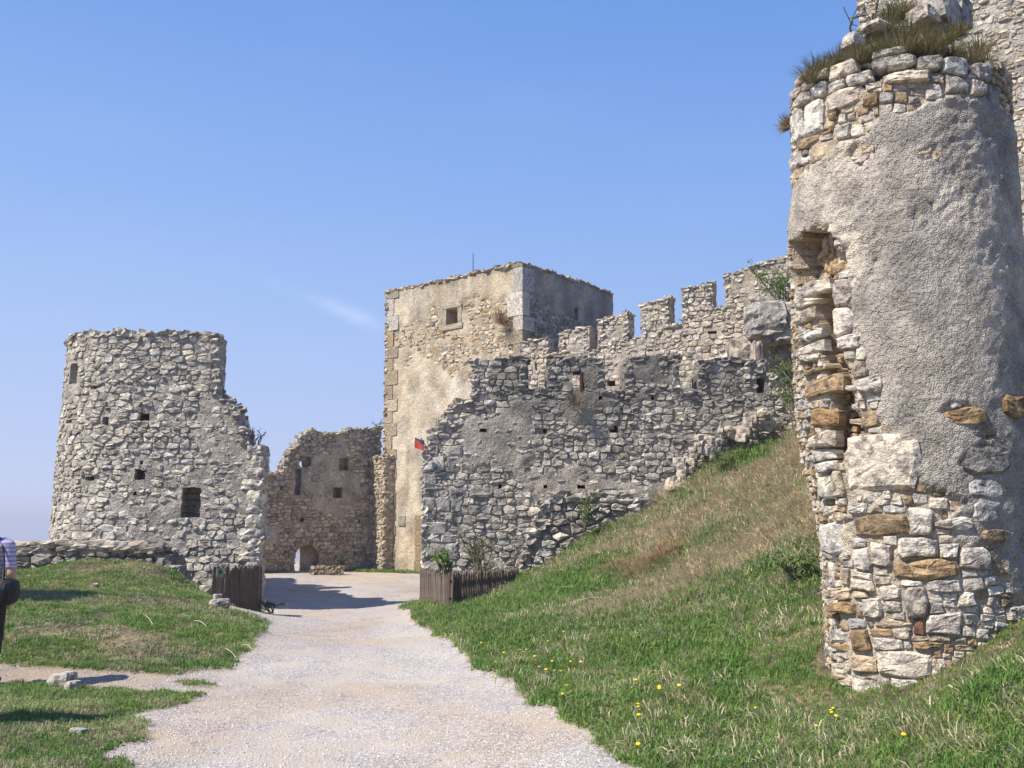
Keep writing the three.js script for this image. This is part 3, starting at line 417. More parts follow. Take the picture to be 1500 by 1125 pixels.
// ---------- square tower ----------
const OCH = [.67, .56, .41], CREAM = [.74, .65, .515];
{
  const L_ = at(569, 428, 34), C_ = at(765, 383, 29.9), R_ = at(897, 430, 34.1), Htop = (L_.y + C_.y + R_.y) / 3;
  const g = thing('square_tower', 'tall square tower with ochre plaster and pale corner blocks behind the gate', 'tower', new THREE.Vector3(L_.x + .3, 0, L_.z)), T = .9;
  const fl = planar([L_.x, L_.z], [C_.x, C_.z]), fR = planar([C_.x, C_.z], [R_.x, R_.z]), find = finder(fl, 0, fl.L), fr2 = finder(fR, 0, fR.L);
  const rect = (f, x, y, w, h, d) => { const a = f(x - w / 2, y + h / 2), b = f(x + w / 2, y - h / 2); return [a[0], b[0], a[1], b[1], d]; };
  const poly = (f, l) => l.map(p => f(...p));
  const rub = [poly(find, [[575, 478], [600, 470], [640, 470], [650, 488], [690, 483], [676, 440], [700, 425], [740, 440], [764, 430], [764, 520], [700, 525], [690, 560], [645, 545], [640, 530], [600, 510], [576, 505]])];
  const whites = [poly(find, [[646, 552], [668, 545], [690, 560], [690, 580], [655, 583]]), poly(find, [[577, 520], [592, 500], [604, 508], [590, 520]]), poly(find, [[600, 580], [632, 566], [634, 574], [602, 588]]), poly(find, [[628, 595], [650, 590], [652, 600], [632, 604]]), poly(find, [[572, 690], [580, 640], [592, 612], [596, 625], [586, 660], [582, 700]]), poly(find, [[610, 660], [624, 620], [634, 625], [618, 690]])];
  const win = rect(find, 663, 463, 17, 27, .6), slit = rect(fr2, 843, 460, 4, 14, .5), wj = .05;
  const bare = (u, v) => { const a = u + .25 * fbm(u * 2, v * 2, 131), b = v + .25 * fbm(u * 2, v * 2, 132); return rub.some(p => inPoly(p, a, b)) || fbm(u * .9 + 4, v * .9, 133) > .5; };
  const topN = (u, s) => Htop + .03 * noise2(u * 2.2, s, 134) + .02 * noise2(u * 7, s, 135);
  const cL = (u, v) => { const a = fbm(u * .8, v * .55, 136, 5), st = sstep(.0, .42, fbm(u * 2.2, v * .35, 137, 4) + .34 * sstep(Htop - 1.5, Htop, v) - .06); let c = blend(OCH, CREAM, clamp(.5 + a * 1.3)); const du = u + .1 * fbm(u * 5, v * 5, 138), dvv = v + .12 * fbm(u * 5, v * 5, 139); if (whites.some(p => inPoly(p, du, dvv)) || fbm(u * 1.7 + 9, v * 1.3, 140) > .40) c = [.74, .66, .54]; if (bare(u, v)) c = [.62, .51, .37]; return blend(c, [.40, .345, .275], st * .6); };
  const dL = (u, v) => { if (u < -.03 + .03 * noise2(v * 3, 1, 141) || u > fl.L - .12 || v < -.6 || v > topN(u, 1)) return .7; if (u > win[0] && u < win[1] && v > win[2] && v < win[3]) return .6; return 0; };
  masonry(g, fl, { seed: 241, u0: -.06, u1: fl.L - .12, v0: -.6, v1: Htop + .1, T: .7, cell: .085, depth: dL, coreMat: M.plaster, coreName: 'plaster_face',
    relief: (u, v) => (bare(u, v) ? -.004 : .02) + .022 * fbm(u * 2, v * 2, 142) + .010 * fbm(u * 9, v * 9, 143, 2), color: cL,
    capScale: .5, stones: { w: .23, h: .14, joint: .018, proud: .036, want: bare, base: () => -.03, color: (r, u, v) => near(r, r() < .22 ? [.52, .38, .23] : [.66, .57, .45], .15, .06) }, singles: 230, caps: 30, noEnd: true });
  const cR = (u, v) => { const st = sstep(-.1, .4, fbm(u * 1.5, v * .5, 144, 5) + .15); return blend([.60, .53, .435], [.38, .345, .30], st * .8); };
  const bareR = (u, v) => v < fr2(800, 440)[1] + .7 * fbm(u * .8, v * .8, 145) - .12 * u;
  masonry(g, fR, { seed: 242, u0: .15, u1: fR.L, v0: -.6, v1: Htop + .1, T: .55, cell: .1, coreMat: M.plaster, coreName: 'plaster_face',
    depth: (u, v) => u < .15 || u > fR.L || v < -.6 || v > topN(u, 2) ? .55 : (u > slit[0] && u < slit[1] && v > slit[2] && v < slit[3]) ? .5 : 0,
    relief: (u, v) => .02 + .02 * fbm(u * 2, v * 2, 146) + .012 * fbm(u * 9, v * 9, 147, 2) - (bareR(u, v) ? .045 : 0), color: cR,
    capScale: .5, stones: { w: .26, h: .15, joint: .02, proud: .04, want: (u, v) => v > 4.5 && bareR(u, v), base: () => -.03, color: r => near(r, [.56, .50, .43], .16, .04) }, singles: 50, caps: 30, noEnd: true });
  // window surround
  const sur = (u0, u1, v0, v1, z) => { const b = new THREE.BoxGeometry(u1 - u0, v1 - v0, .16, 2, 2, 1), p = fl.P((u0 + u1) / 2, (v0 + v1) / 2, -.045 + z); b.rotateY(fl.turn).translate(p.x, p.y, p.z); return tint(b, [.60, .515, .40]); };
  const jw = .17; part(g, 'window_jamb', sur(win[0] - jw, win[0], win[2], win[3], 0), M.plaster); part(g, 'window_jamb', sur(win[1], win[1] + jw, win[2], win[3], 0), M.plaster); part(g, 'window_sill', sur(win[0] - jw - .06, win[1] + jw + .06, win[2] - .17, win[2], .02), M.plaster); part(g, 'window_lintel', sur(win[0] - jw, win[1] + jw, win[3], win[3] + .08, .01), M.plaster);
  // corner blocks: pale above, brown sandstone below; long and short in turn
  const rr = rng(12);
  const quoin = (corner, ca, cb, v0, v1, pale, long) => { const a = long ? .62 : .38, b = long ? .36 : .6; const gq = new THREE.BoxGeometry(1, 1, 1, 3, 3, 3); const p = gq.attributes.position; for (let i = 0; i < p.count; i++) p.setXYZ(i, p.getX(i) + (hash3(i, Math.round(v0 * 97), 3) - .5) * .03, p.getY(i) + (hash3(i, Math.round(v0 * 97), 4) - .5) * .04, p.getZ(i)); const na = new THREE.Vector3(...ca), nb = new THREE.Vector3(...cb), m = new THREE.Matrix4().makeBasis(na.clone().multiplyScalar(a), new THREE.Vector3(0, v1 - v0 - .015, 0), nb.clone().multiplyScalar(b)); m.setPosition(corner.x + na.x * a / 2 - (na.x + nb.x) * .05, (v0 + v1) / 2, corner.z + na.z * a / 2 + nb.z * b / 2 - (na.z + nb.z) * .05); m.elements[12] = corner.x + na.x * (a / 2 - .05) + nb.x * (b / 2 - .05); m.elements[14] = corner.z + na.z * (a / 2 - .05) + nb.z * (b / 2 - .05); gq.applyMatrix4(m); gq.computeVertexNormals(); tint(gq, near(rr, pale, .08, .04)); part(g, 'corner_block', gq, M.stoneFine); };
  const dl = [-fl.d.x, 0, -fl.d.z], dr = [fR.d.x, 0, fR.d.z];
  const vPale = find(764, 475)[1]; let k = 0;
  for (let v = 0; v < Htop - .1; k++) { const h = v > vPale ? .62 + rr() * .25 : .34 + rr() * .2, e = Math.min(v + h, Htop - .02); quoin(C_, dl, dr, v, e, v > vPale - .2 ? (v > vPale + 1.55 && v < vPale + 1.9 ? [.45, .36, .26] : [.66, .61, .545]) : [.47, .38, .27], k % 2); v = e; }
  const vPl = find(571, 490)[1]; k = 0;
  for (let v = -.1; v < Htop - .1; k++) { const h = v > vPl ? .5 + rr() * .2 : .3 + rr() * .26, e = Math.min(v + h, Htop - .02); quoin(L_, [fl.d.x, 0, fl.d.z], [-fl.n.x, 0, -fl.n.z], v, e, v > vPl ? [.66, .61, .545] : rr() < .6 ? [.50, .40, .28] : [.60, .50, .37], k % 2); v = e; }
  // brown ashlar of the gate passage at the near foot, right of the plaster
  for (let v = -.05; v < 1.4;) { const h = .34 + rr() * .2, a = find(614, 800)[0], b = new THREE.BoxGeometry(.4 + rr() * .12, h - .015, .2, 2, 2, 1), p = fl.P(a + .1, v + h / 2, -.02); b.rotateY(fl.turn).translate(p.x, p.y, p.z); part(g, 'ashlar_block', tint(b, near(rr, [.44, .33, .20], .14, .06)), M.stoneFine); v += h; }
  const pane = rect(find, 590, 763, 10, 14, 0), pb = new THREE.BoxGeometry(pane[1] - pane[0], pane[3] - pane[2], .03), pp = fl.P((pane[0] + pane[1]) / 2, (pane[2] + pane[3]) / 2, .045); pb.rotateY(fl.turn).translate(pp.x, pp.y, pp.z); part(g, 'faded_plaque', tint(pb, [.42, .45, .36]), M.plaster, { label: 'faded greenish plaque on the plaster' });
  // roof deck and hidden rear walls
  const Bk = new THREE.Vector3(L_.x + R_.x - C_.x, 0, L_.z + R_.z - C_.z), sh = new THREE.Shape([[L_, 0], [C_, 0], [R_, 0], [Bk, 0]].map(([p]) => { const c = [(L_.x + R_.x) / 2, (L_.z + R_.z) / 2]; return new THREE.Vector2(mix(c[0], p.x, .97), -mix(c[1], p.z, .97)); })), body = new THREE.ExtrudeGeometry(sh, { depth: Htop - .35, bevelEnabled: false }).rotateX(-Math.PI / 2).translate(0, 0, 0);
  // inner body set back behind the faces so that windows keep their depth
  const inner = body.clone(); inner.deleteAttribute('uv'); const ip = inner.attributes.position, c0 = [(L_.x + R_.x) / 2, (L_.z + R_.z) / 2]; const uvA = []; for (let i = 0; i < ip.count; i++) { ip.setX(i, mix(c0[0], ip.getX(i), .66)); ip.setZ(i, mix(c0[1], ip.getZ(i), .66)); uvA.push(ip.getX(i), ip.getY(i)); } inner.setAttribute('uv', new THREE.Float32BufferAttribute(uvA, 2)); inner.computeVertexNormals();
  part(g, 'inner_walls', tint(inner, [.64, .54, .40]), M.plaster);
  for (const [A, B] of [[R_, Bk], [Bk, L_]]) { const f = planar([A.x, A.z], [B.x, B.z]); const b = new THREE.BoxGeometry(f.L - .2, Htop - .05, .7), p = f.P(f.L / 2, Htop / 2 - .1, -.36); b.rotateY(f.turn).translate(p.x, p.y, p.z); part(g, 'rear_wall', tint(b, [.5, .42, .31]), M.plaster); }
  shade(g);
  const pole = solo('antenna_mast', (() => { const p = at(693, 393, 33); const m = new THREE.CylinderGeometry(.012, .022, 1.35, 6); m.translate(p.x, Htop + .42, p.z); return m; })(), M.darkMetal, 'thin dark antenna rod standing on the square tower roof', 'antenna');
  // ---- courtyard wall, left of the tower
  const f3 = planar([at(300, 700, 31).x, -31], [at(556, 700, 34.6).x, -34.6]), f3f = finder(f3, 0, f3.L), T3 = .42;
  const g3 = thing('courtyard_wall', 'shaded brown rubble wall with small windows and arched loophole behind the gate', 'wall', f3.P(f3.L / 2, 0, -.4));
  const tp3 = profile([[300, 697], [384, 696], [414, 694], [417, 680], [424, 664], [432, 655], [440, 645], [448, 634], [452, 630], [463, 631], [470, 636], [485, 637], [500, 634], [512, 628], [540, 629], [556, 627]].map(p => f3f(...p)));
  const rc = (x, y, w, h, d) => rect(f3f, x, y, w, h, d);
  const hs = [rc(447, 676, 17, 14, .22), rc(503, 680, 16, 17, .22), rc(493, 721, 15, 17, .36), rc(436, 707, 12, 38, .2), rc(442, 761, 4, 4, .3), rc(527, 764, 4, 4, .3), rc(475, 808, 4, 5, .3), rc(520, 811, 4, 5, .3), rc(419, 807, 4, 4, .3)];
  const through = [rc(444.5, 679.5, 9, 8, T3), rc(500.5, 684, 10, 10, T3), rc(440, 820, 15, 38, T3)];
  const ac = f3f(449, 817), ar = f3f(466, 817)[0] - ac[0], archIn = (u, v) => Math.abs(u - ac[0]) < ar && v < ac[1] + Math.sqrt(Math.max(0, ar * ar - (u - ac[0]) ** 2)) * 1.0;
  const d3 = (u, v) => { if (u < 0 || u > f3.L || v < -.5 || v > tp3(u) + .03 * noise2(u * 6, 1, 151)) return T3; for (const h of through) if (u > h[0] + .02 * noise2(v * 20, 1, 4) && u < h[1] && v > h[2] && v < h[3]) return T3; for (const h of hs) if (u > h[0] && u < h[1] && v > h[2] && v < h[3]) return h[4]; if (archIn(u, v)) return .24; return 0; };
  const noL = (u, v) => through.some(h => u > h[0] - .2 && u < h[1] + .2 && v > h[2] - .2 && v < h[3] + .2);
  const pl3 = (u, v) => sstep(.0, .2, fbm(u * .9, v * .9, 152) + .25 * sstep(1.3, .7, Math.hypot((u - hs[2][0]) * .6, v - hs[2][3])) - .22);
  masonry(g3, f3, { seed: 251, u0: 0, u1: f3.L, v0: -.5, v1: tp3(f3f(520, 630)[0]) + .2, T: T3, cell: .07, depth: d3, noLump: noL, relief: (u, v) => .045 * pl3(u, v) + .02 * fbm(u * 4, v * 4, 153) - .008,
    color: (u, v) => blend([.50, .42, .325], [.54, .48, .41], pl3(u, v)), stones: { w: .25, h: .13, joint: .018, proud: .032, color: (r, u, v) => near(r, blend([.55, .465, .36], [.52, .485, .43], sstep(2.2, 4.2, v)), .17, .07) }, singles: 250, caps: 50 });
  const r3 = rng(31); for (let k = 0; k < 13; k++) { const a = Math.PI * (k + .5) / 13, h = .24, c = [ac[0] + Math.cos(a) * (ar + h * .5), ac[1] + Math.sin(a) * (ar + h * .5)], q = []; for (const [s, t] of [[-.42, -.5], [.42, -.5], [.5, 0], [.46, .5], [-.46, .5], [-.5, 0]]) { const lx = s * .11, ly = t * h * 1.0; q.push([c[0] + Math.cos(a) * ly - Math.sin(a) * lx, c[1] + Math.sin(a) * ly + Math.cos(a) * lx]); } part(g3, 'arch_stone', stoneGeo(f3, { poly: q, c, area: .03, h: .05, base: .02, col: near(r3, [.48, .39, .29], .1, .05) }, {}, r3), M.stone); }
  // lit pilaster strip in the corner with the tower
  shade(g3);
  const f4 = planar([at(545, 700, 34.4).x, -34.4], [at(566, 700, 33.6).x, -33.5]), g4 = thing('corner_buttress', 'narrow pale buttress in the corner between courtyard wall and square tower', 'buttress', f4.P(.2, 0, -.2));
  const t4 = finder(f4, 0, f4.L)(555, 669)[1];
  masonry(g4, f4, { seed: 252, u0: 0, u1: f4.L, v0: -.4, v1: t4, T: .5, cell: .08, depth: (u, v) => u < 0 || u > f4.L || v < -.4 || v > t4 ? .5 : 0, relief: (u, v) => .03 * fbm(u * 5, v * 5, 155), color: () => [.52, .43, .31], stones: { w: .24, h: .15, joint: .03, proud: .04, color: r => near(r, [.60, .51, .39], .14, .05) }, singles: 60, caps: 6 });
  shade(g4);
  // stone block before the loophole
  const g5 = thing('stone_bench', 'low rubble block of masonry below the arched loophole', 'stone block', (() => { const p = at(480, 834, 32); p.y = -.1; return p; })());
  const r5 = rng(41); for (let k = 0; k < 22; k++) { const row = Math.floor(k / 11), i = k % 11, p = g5.position.clone().add(new THREE.Vector3(-.42 + i * .085, .08 + row * .12, .1 + (r5() - .5) * .08 - row * .03)); part(g5, 'stone', lumpAt(r5, p, .13 + r5() * .05, .13, .3, 0, near(r5, [.40, .34, .26], .16, .06)), M.stone); }
  shade(g5);
}

// ---------- pale battlemented wall climbing from the square tower ----------
{
  const A = at(764, 480, 29.5), ang = 25 * Math.PI / 180, Lw = 9.4, fr = planar([A.x, A.z], [A.x + Math.cos(ang) * Lw, A.z + Math.sin(ang) * Lw]), find = finder(fr, 0, fr.L), T = .42;
  const top = profile([[764, 503], [804, 493], [805, 519], [819, 517], [820, 490], [862, 477], [863, 516], [877, 513], [878, 470], [923, 457], [924, 497], [939, 493], [940, 448], [981, 436], [982, 479], [999, 475], [1000, 424], [1045, 414], [1046, 452], [1062, 447], [1063, 404], [1085, 398], [1105, 389], [1135, 380], [1160, 372], [1200, 364], [1260, 352], [1320, 348]].map(p => find(...p)));
  const hole = (x, y, w, h, d) => { const a = find(x - w / 2, y + h / 2), b = find(x + w / 2, y - h / 2); return [a[0], b[0], a[1], b[1], d]; };
  const holes = [hole(787, 536, 4, 10, .4), hole(895, 561, 10, 7, .4), hole(1043, 487, 12, 6, .35)];
  const g = thing('climbing_wall', 'pale cream battlemented wall climbing from the square tower to the rock', 'wall', fr.P(fr.L / 2, 3, -.3));
  masonry(g, fr, { seed: 261, u0: 0, u1: fr.L, v0: 2.4, v1: find(1300, 348)[1] + .3, T, cell: .085, depth: (u, v) => { if (u < 0 || u > fr.L || v < 2.4 || v > top(u) + .01 * noise2(u * 7, 1, 161)) return T; for (const h of holes) if (u > h[0] && u < h[1] && v > h[2] && v < h[3]) return h[4]; return 0; },
    relief: (u, v) => .014 + .02 * fbm(u * 3, v * 3, 162) + .012 * fbm(u * 10, v * 10, 163, 2) + .022 * sstep(.05, .3, fbm(u * .9, v * .9, 164)), color: (u, v) => blend([.60, .515, .41], [.56, .51, .44], clamp(.5 + fbm(u, v, 165))),
    inset: .42, capScale: .6, stones: { w: .225, h: .14, joint: .018, proud: .04, color: (r, u, v) => near(r, blend([.70, .62, .51], [.62, .58, .52], clamp(.4 + fbm(u * .6, v * .6, 166) + .5 * (r() - .5))), .14, .05) }, singles: 280, caps: 90 });
  shade(g);
}

// ---------- keep wall high on the right ----------
{
  const A = at(1262, 10, 18), fr = planar([A.x, A.z], [A.x + 5.2, A.z + 4.3]), T = 1.0;
  const g = thing('keep_wall', 'very tall pale stone wall of the upper castle rising behind the plastered turret', 'wall', fr.P(2.5, 4, -.4));
  const sc = (u, v) => sstep(.05, .25, fbm(u * .8 + 1, v * .8, 171));
  masonry(g, fr, { seed: 271, u0: 0, u1: fr.L, v0: 3, v1: 12.5, T, cell: .1, depth: (u, v) => u < .05 * noise2(v * 2.5, 1, 172) || u > fr.L || v < 3 || v > 12.4 ? T : 0, relief: (u, v) => .014 + .004 * sc(u, v) + .016 * fbm(u * 3, v * 3, 173), color: (u, v) => blend([.58, .52, .44], [.52, .485, .44], sc(u, v)),
    stones: { w: .19, h: .115, joint: .014, proud: .035, color: r => near(r, r() < .15 ? [.58, .48, .36] : [.66, .61, .54], .13, .04) }, singles: 280, caps: 20 });
  shade(g);
}
//==TURRET==
// ---------- plastered turret in the foreground ----------
const TUR = { x: 3.27, z: -8.39, R: .894 };
{
  const { x: tx, z: tz, R } = TUR, toCam = Math.atan2(-tx, -tz) ;             // angle of the side that faces the camera, from +z towards +x
  const C = 2 * Math.PI * R, fr = { P: (u, v, n) => { const a = toCam + u / R; return new THREE.Vector3(tx + Math.sin(a) * (R + n), v, tz + Math.cos(a) * (R + n)); }, turnAt: u => toCam + u / R, turn: 0 };
  const find = finder(fr, -C / 4, C / 4);
  const P2 = l => l.map(p => find(...p));
  const topV = find(1320, 118)[1], top = u => topV + .27 * sstep(.2, 1.25, Math.abs(u)) + .04 * noise2(u * 3.2, 1, 181);
  const plasterPoly = [...P2([[1190, 250], [1215, 225], [1233, 208], [1250, 203], [1268, 196], [1285, 180], [1297, 160], [1320, 166], [1345, 165], [1362, 150], [1380, 149], [1400, 138], [1441, 148], [1465, 165]]), [C / 4 + .1, topV - .35], [C * .5, topV - .35], [C * .5, .9], [C / 4 + .05, .6], ...P2([[1478, 868], [1470, 830], [1440, 800], [1400, 800], [1385, 760], [1415, 735], [1385, 722], [1353, 709], [1337, 690], [1346, 655], [1327, 648], [1303, 635], [1288, 613], [1287, 565], [1271, 541], [1263, 515], [1249, 501], [1247, 456], [1245, 408], [1241, 368], [1225, 347], [1217, 333], [1199, 325], [1190, 339], [1167, 352], [1159, 357], [1158, 300], [1163, 262]])];
  const chips = [[1402, 606, 26, 12], [1482, 594, 12, 14], [1443, 678, 32, 22], [1443, 640, 14, 7], [1260, 225, 16, 18], [1363, 226, 13, 9]].map(([x, y, w, h]) => { const c = find(x, y), a = find(x - w, y), b = find(x + w, y); return [c[0], c[1], (b[0] - a[0]) / 2, h * 8 / 1500]; });
  const cavity = P2([[1160, 356], [1199, 330], [1217, 338], [1236, 370], [1241, 405], [1227, 424], [1224, 470], [1214, 500], [1203, 470], [1199, 430], [1182, 410], [1162, 412]]);
  const trench = P2([[1196, 430], [1226, 420], [1222, 480], [1236, 510], [1244, 560], [1252, 600], [1262, 630], [1235, 660], [1222, 720], [1212, 760], [1200, 740], [1210, 660], [1222, 600], [1212, 540], [1200, 500]]);
  const onPl = (u, v) => { const a = u + .035 * fbm(u * 6, v * 6, 182), b = v + .05 * fbm(u * 6, v * 6, 183); return inPoly(plasterPoly, a, b) && !chips.some(c => ((a - c[0]) / c[2]) ** 2 + ((b - c[1]) / c[3]) ** 2 < 1); };
  const eu = find(1200, 700)[0], back = (u, v) => -.17 * sstep(eu + .25, eu - .12, u) * sstep(2.6, 1.2, v) * (u > -C / 3 ? 1 : 0) - .055 * sstep(topV - .9, topV - .5, v) * sstep(-.7, -1.2, u);
  const T = .5, depth = (u, v) => { if (v < -.4 || v > top(u)) return T; if (inPoly(cavity, u + .03 * noise2(u * 12, v * 12, 184), v + .04 * noise2(u * 11, v * 11, 185))) return .36; return 0; };
  const relief = (u, v) => { const f = .010 * fbm(u * 9, v * 9, 186) + .006 * fbm(u * 26, v * 26, 187, 2); if (onPl(u, v)) { const rg = sstep(-.1, .25, fbm(u * 1.3 + 5, v * 1.1, 194)); return .026 + .022 * fbm(u * 1.8, v * 1.8, 188) + f + rg * (.008 * noise2(u * 30, v * 34, 195) - .015 * sstep(.3, .62, noise2(u * 17, v * 20, 196))) + back(u, v) * .5; } return -.006 + 1.8 * f + back(u, v) - (inPoly(trench, u, v) ? .2 + .05 * noise2(u * 9, v * 9, 189) : 0); };
  const color = (u, v) => { if (onPl(u, v)) { const d = sstep(.0, .35, fbm(u * 1.5, v * 1.1, 190, 5) + .14 * sstep(.25, .75, u)); return blend(blend([.68, .61, .525], [.57, .52, .465], clamp(.5 + 1.4 * fbm(u * 2.2, v * 2.2, 191))), [.33, .315, .295], d * .55); } if (inPoly(trench, u, v) || inPoly(cavity, u, v)) return blend([.50, .365, .21], [.58, .47, .33], clamp(.5 + 1.4 * fbm(u * 5, v * 5, 197))); return blend([.60, .505, .38], [.66, .595, .505], clamp(.5 + 1.2 * fbm(u * 3, v * 3, 192))); };
  // stones traced one by one: crop origin, then [x, y, width, height, kind] in crop pixels (3.75 to a photo pixel)
  const W = [.75, .68, .595], W2 = [.67, .615, .55], O = [.45, .325, .195], B = [.39, .26, .135], TN = [.60, .50, .375], G = [.48, .455, .425], RD = [.36, .19, .13];
  const traced = [
    [1100, 0, [[760, 290, 170, 44, G], [790, 340, 225, 84, G], [980, 350, 130, 76, G], [1130, 372, 145, 104, G], [1270, 400, 95, 96, G], [1240, 492, 82, 100, G], [1120, 475, 150, 118, G], [990, 502, 112, 82, W2], [870, 430, 285, 74, W2], [820, 532, 112, 78, O], [660, 548, 104, 74, O], [510, 540, 190, 118, W], [595, 432, 132, 80, W2], [500, 388, 145, 84, W], [468, 474, 94, 58, W], [392, 412, 84, 46, W2], [330, 462, 86, 56, W2], [282, 442, 84, 62, TN], [240, 512, 70, 72, G], [288, 552, 94, 64, W], [372, 502, 92, 84, W], [342, 645, 115, 200, W], [252, 690, 64, 190, W], [432, 690, 52, 44, TN], [500, 722, 92, 84, W2], [598, 716, 96, 62, W], [630, 650, 74, 62, W2], [560, 640, 60, 46, TN], [698, 880, 74, 30, W], [312, 782, 122, 64, O], [405, 822, 170, 120, TN], [242, 880, 66, 100, W2], [240, 980, 60, 90, TN], [1330, 530, 74, 120, G], [1290, 565, 60, 70, G], [1020, 850, 62, 50, TN]]],
    [1100, 280, [[310, 540, 155, 84, W], [300, 612, 130, 52, W], [300, 692, 122, 78, TN], [322, 790, 124, 64, W], [340, 862, 150, 62, W], [322, 922, 118, 52, W2], [362, 985, 176, 44, O], [392, 1072, 215, 108, O], [280, 435, 104, 112, W2], [405, 432, 150, 84, TN], [505, 560, 92, 140, W], [500, 720, 112, 150, W], [532, 832, 120, 84, W], [604, 890, 62, 70, W], [510, 966, 94, 52, TN], [645, 1060, 135, 104, W], [600, 992, 70, 100, TN], [400, 700, 90, 90, O], [430, 790, 80, 90, TN], [470, 910, 100, 60, O]]],
    [1100, 560, [[395, 188, 155, 112, B], [540, 208, 116, 64, TN], [650, 200, 104, 94, O], [392, 312, 146, 92, TN], [372, 400, 126, 80, W], [392, 462, 136, 62, W2], [382, 572, 116, 128, W], [396, 656, 124, 34, B], [382, 712, 116, 54, W2], [690, 450, 400, 330, W], [580, 690, 124, 62, W], [722, 655, 66, 38, W], [780, 697, 152, 44, W], [930, 632, 112, 62, W2], [1032, 670, 132, 60, W], [712, 786, 312, 122, O], [925, 756, 136, 142, W], [1110, 772, 182, 72, W], [450, 858, 204, 182, W], [772, 870, 74, 64, W2], [612, 980, 122, 124, W], [712, 936, 144, 142, W], [912, 906, 224, 108, W], [1090, 916, 114, 82, W2], [1215, 972, 184, 122, W2], [962, 1030, 405, 118, O], [612, 1078, 144, 100, W], [712, 1042, 94, 54, W], [1290, 412, 240, 160, G], [1290, 582, 182, 104, W2], [1290, 702, 144, 120, G], [1340, 846, 132, 62, O], [1430, 132, 104, 112, B], [1165, 187, 205, 92, B], [1330, 317, 112, 42, B], [500, 380, 70, 120, O], [480, 560, 60, 150, TN], [860, 650, 80, 40, O]]],
    [1100, 780, [[490, 416, 152, 62, B], [455, 472, 152, 52, B], [480, 332, 162, 72, TN], [412, 230, 70, 150, W2], [610, 262, 154, 104, W], [665, 402, 116, 112, W], [910, 382, 146, 152, W], [1050, 292, 205, 72, W2], [1225, 282, 142, 82, W2], [1180, 372, 132, 82, W2], [1022, 422, 94, 72, W2], [580, 502, 112, 54, G], [782, 496, 232, 46, TN], [920, 522, 62, 92, RD], [705, 550, 154, 38, O], [605, 592, 132, 112, O], [832, 552, 114, 62, W], [745, 612, 152, 64, W], [470, 572, 134, 82, W2], [476, 632, 154, 42, B], [975, 616, 162, 42, O], [850, 722, 295, 142, W], [1070, 492, 222, 140, W2], [622, 726, 132, 84, TN], [660, 790, 84, 42, TN], [452, 732, 124, 34, W2], [470, 784, 154, 54, TN], [612, 872, 102, 142, W], [840, 832, 154, 64, W], [732, 822, 64, 44, W2], [760, 330, 110, 70, W], [780, 410, 90, 60, W2], [520, 240, 60, 90, TN], [1450, 452, 94, 82, W2]]]];
  const rr = rng(301), extra = [], box = [];
  for (const [ox, oy, list] of traced) for (const [x, y, w, h, c] of list) {
    const px = ox + x / 3.75, py = oy + y / 3.75, ce = find(px, py), a = find(px - w / 7.5, py), b = find(px + w / 7.5, py); if (py > 1040) continue;
    const D = -fr.P(ce[0], ce[1], 0).z; box.push({ c: ce, hw: Math.min(.30, Math.max(.035, (b[0] - a[0]) / 2)), hh: h / 7.5 * D / F, col: c, big: 1 });
  }
  // smaller stones in the gaps between the traced ones
  for (let v = -.2; v < topV + .3; v += .052) for (let u = -C * .3; u < C * .3; u += .075) {
    const q = [u + (rr() - .5) * .05, v + (rr() - .5) * .03]; if (q[1] > top(q[0]) - .01 || onPl(...q) || depth(...q) !== 0) continue; if (box.some(t => Math.abs(q[0] - t.c[0]) < t.hw * (t.big ? 1 : .95) + .012 && Math.abs(q[1] - t.c[1]) < t.hh * (t.big ? 1 : .95) + .008)) continue;
    const k = rr(); box.push({ c: q, hw: mix(.026, .075, k), hh: mix(.02, .042, rr()), col: inPoly(trench, ...q) ? (rr() < .55 ? O : TN) : rr() < .3 ? TN : rr() < .28 ? O : W2 });
  }
  for (const A of box) {                        // each stone's outline: its own block, cut back where a neighbour begins
    const g1 = 1.16, j = () => (rr() - .5) * .34; let q = [[-1, -.55 + j()], [-.6 + j(), -1], [.55 + j(), -1], [1, -.6 + j()], [1, .5 + j()], [.6 + j(), 1], [-.55 + j(), 1], [-1, .55 + j()]].map(([x, y]) => [A.c[0] + x * A.hw * g1 * mix(.88, 1.06, rr()), A.c[1] + y * A.hh * g1 * mix(.88, 1.06, rr())]);
    for (const B of box) {
      if (B === A) continue; const dx = B.c[0] - A.c[0], dy = B.c[1] - A.c[1]; if (Math.abs(dx) > (A.hw + B.hw) * 1.3 || Math.abs(dy) > (A.hh + B.hh) * 1.3) continue;
      const sx = Math.abs(dx) / (A.hw + B.hw), sy = Math.abs(dy) / (A.hh + B.hh), k = rr() * .25; let nx = sx > sy ? Math.sign(dx) : Math.sign(dx) * k, ny = sx > sy ? Math.sign(dy) * k : Math.sign(dy); const t = sx > sy ? A.hw / (A.hw + B.hw) : A.hh / (A.hh + B.hh), m = [A.c[0] + dx * t, A.c[1] + dy * t], off = nx * m[0] + ny * m[1] - .005, next = [];
      for (let i = 0; i < q.length; i++) { const P = q[i], Q = q[(i + 1) % q.length], da = nx * P[0] + ny * P[1] - off, db = nx * Q[0] + ny * Q[1] - off; if (da <= 0) next.push(P); if ((da < 0) !== (db < 0) && da !== db) { const f = da / (da - db); next.push([mix(P[0], Q[0], f), mix(P[1], Q[1], f)]); } } q = next; if (q.length < 3) break;
    }
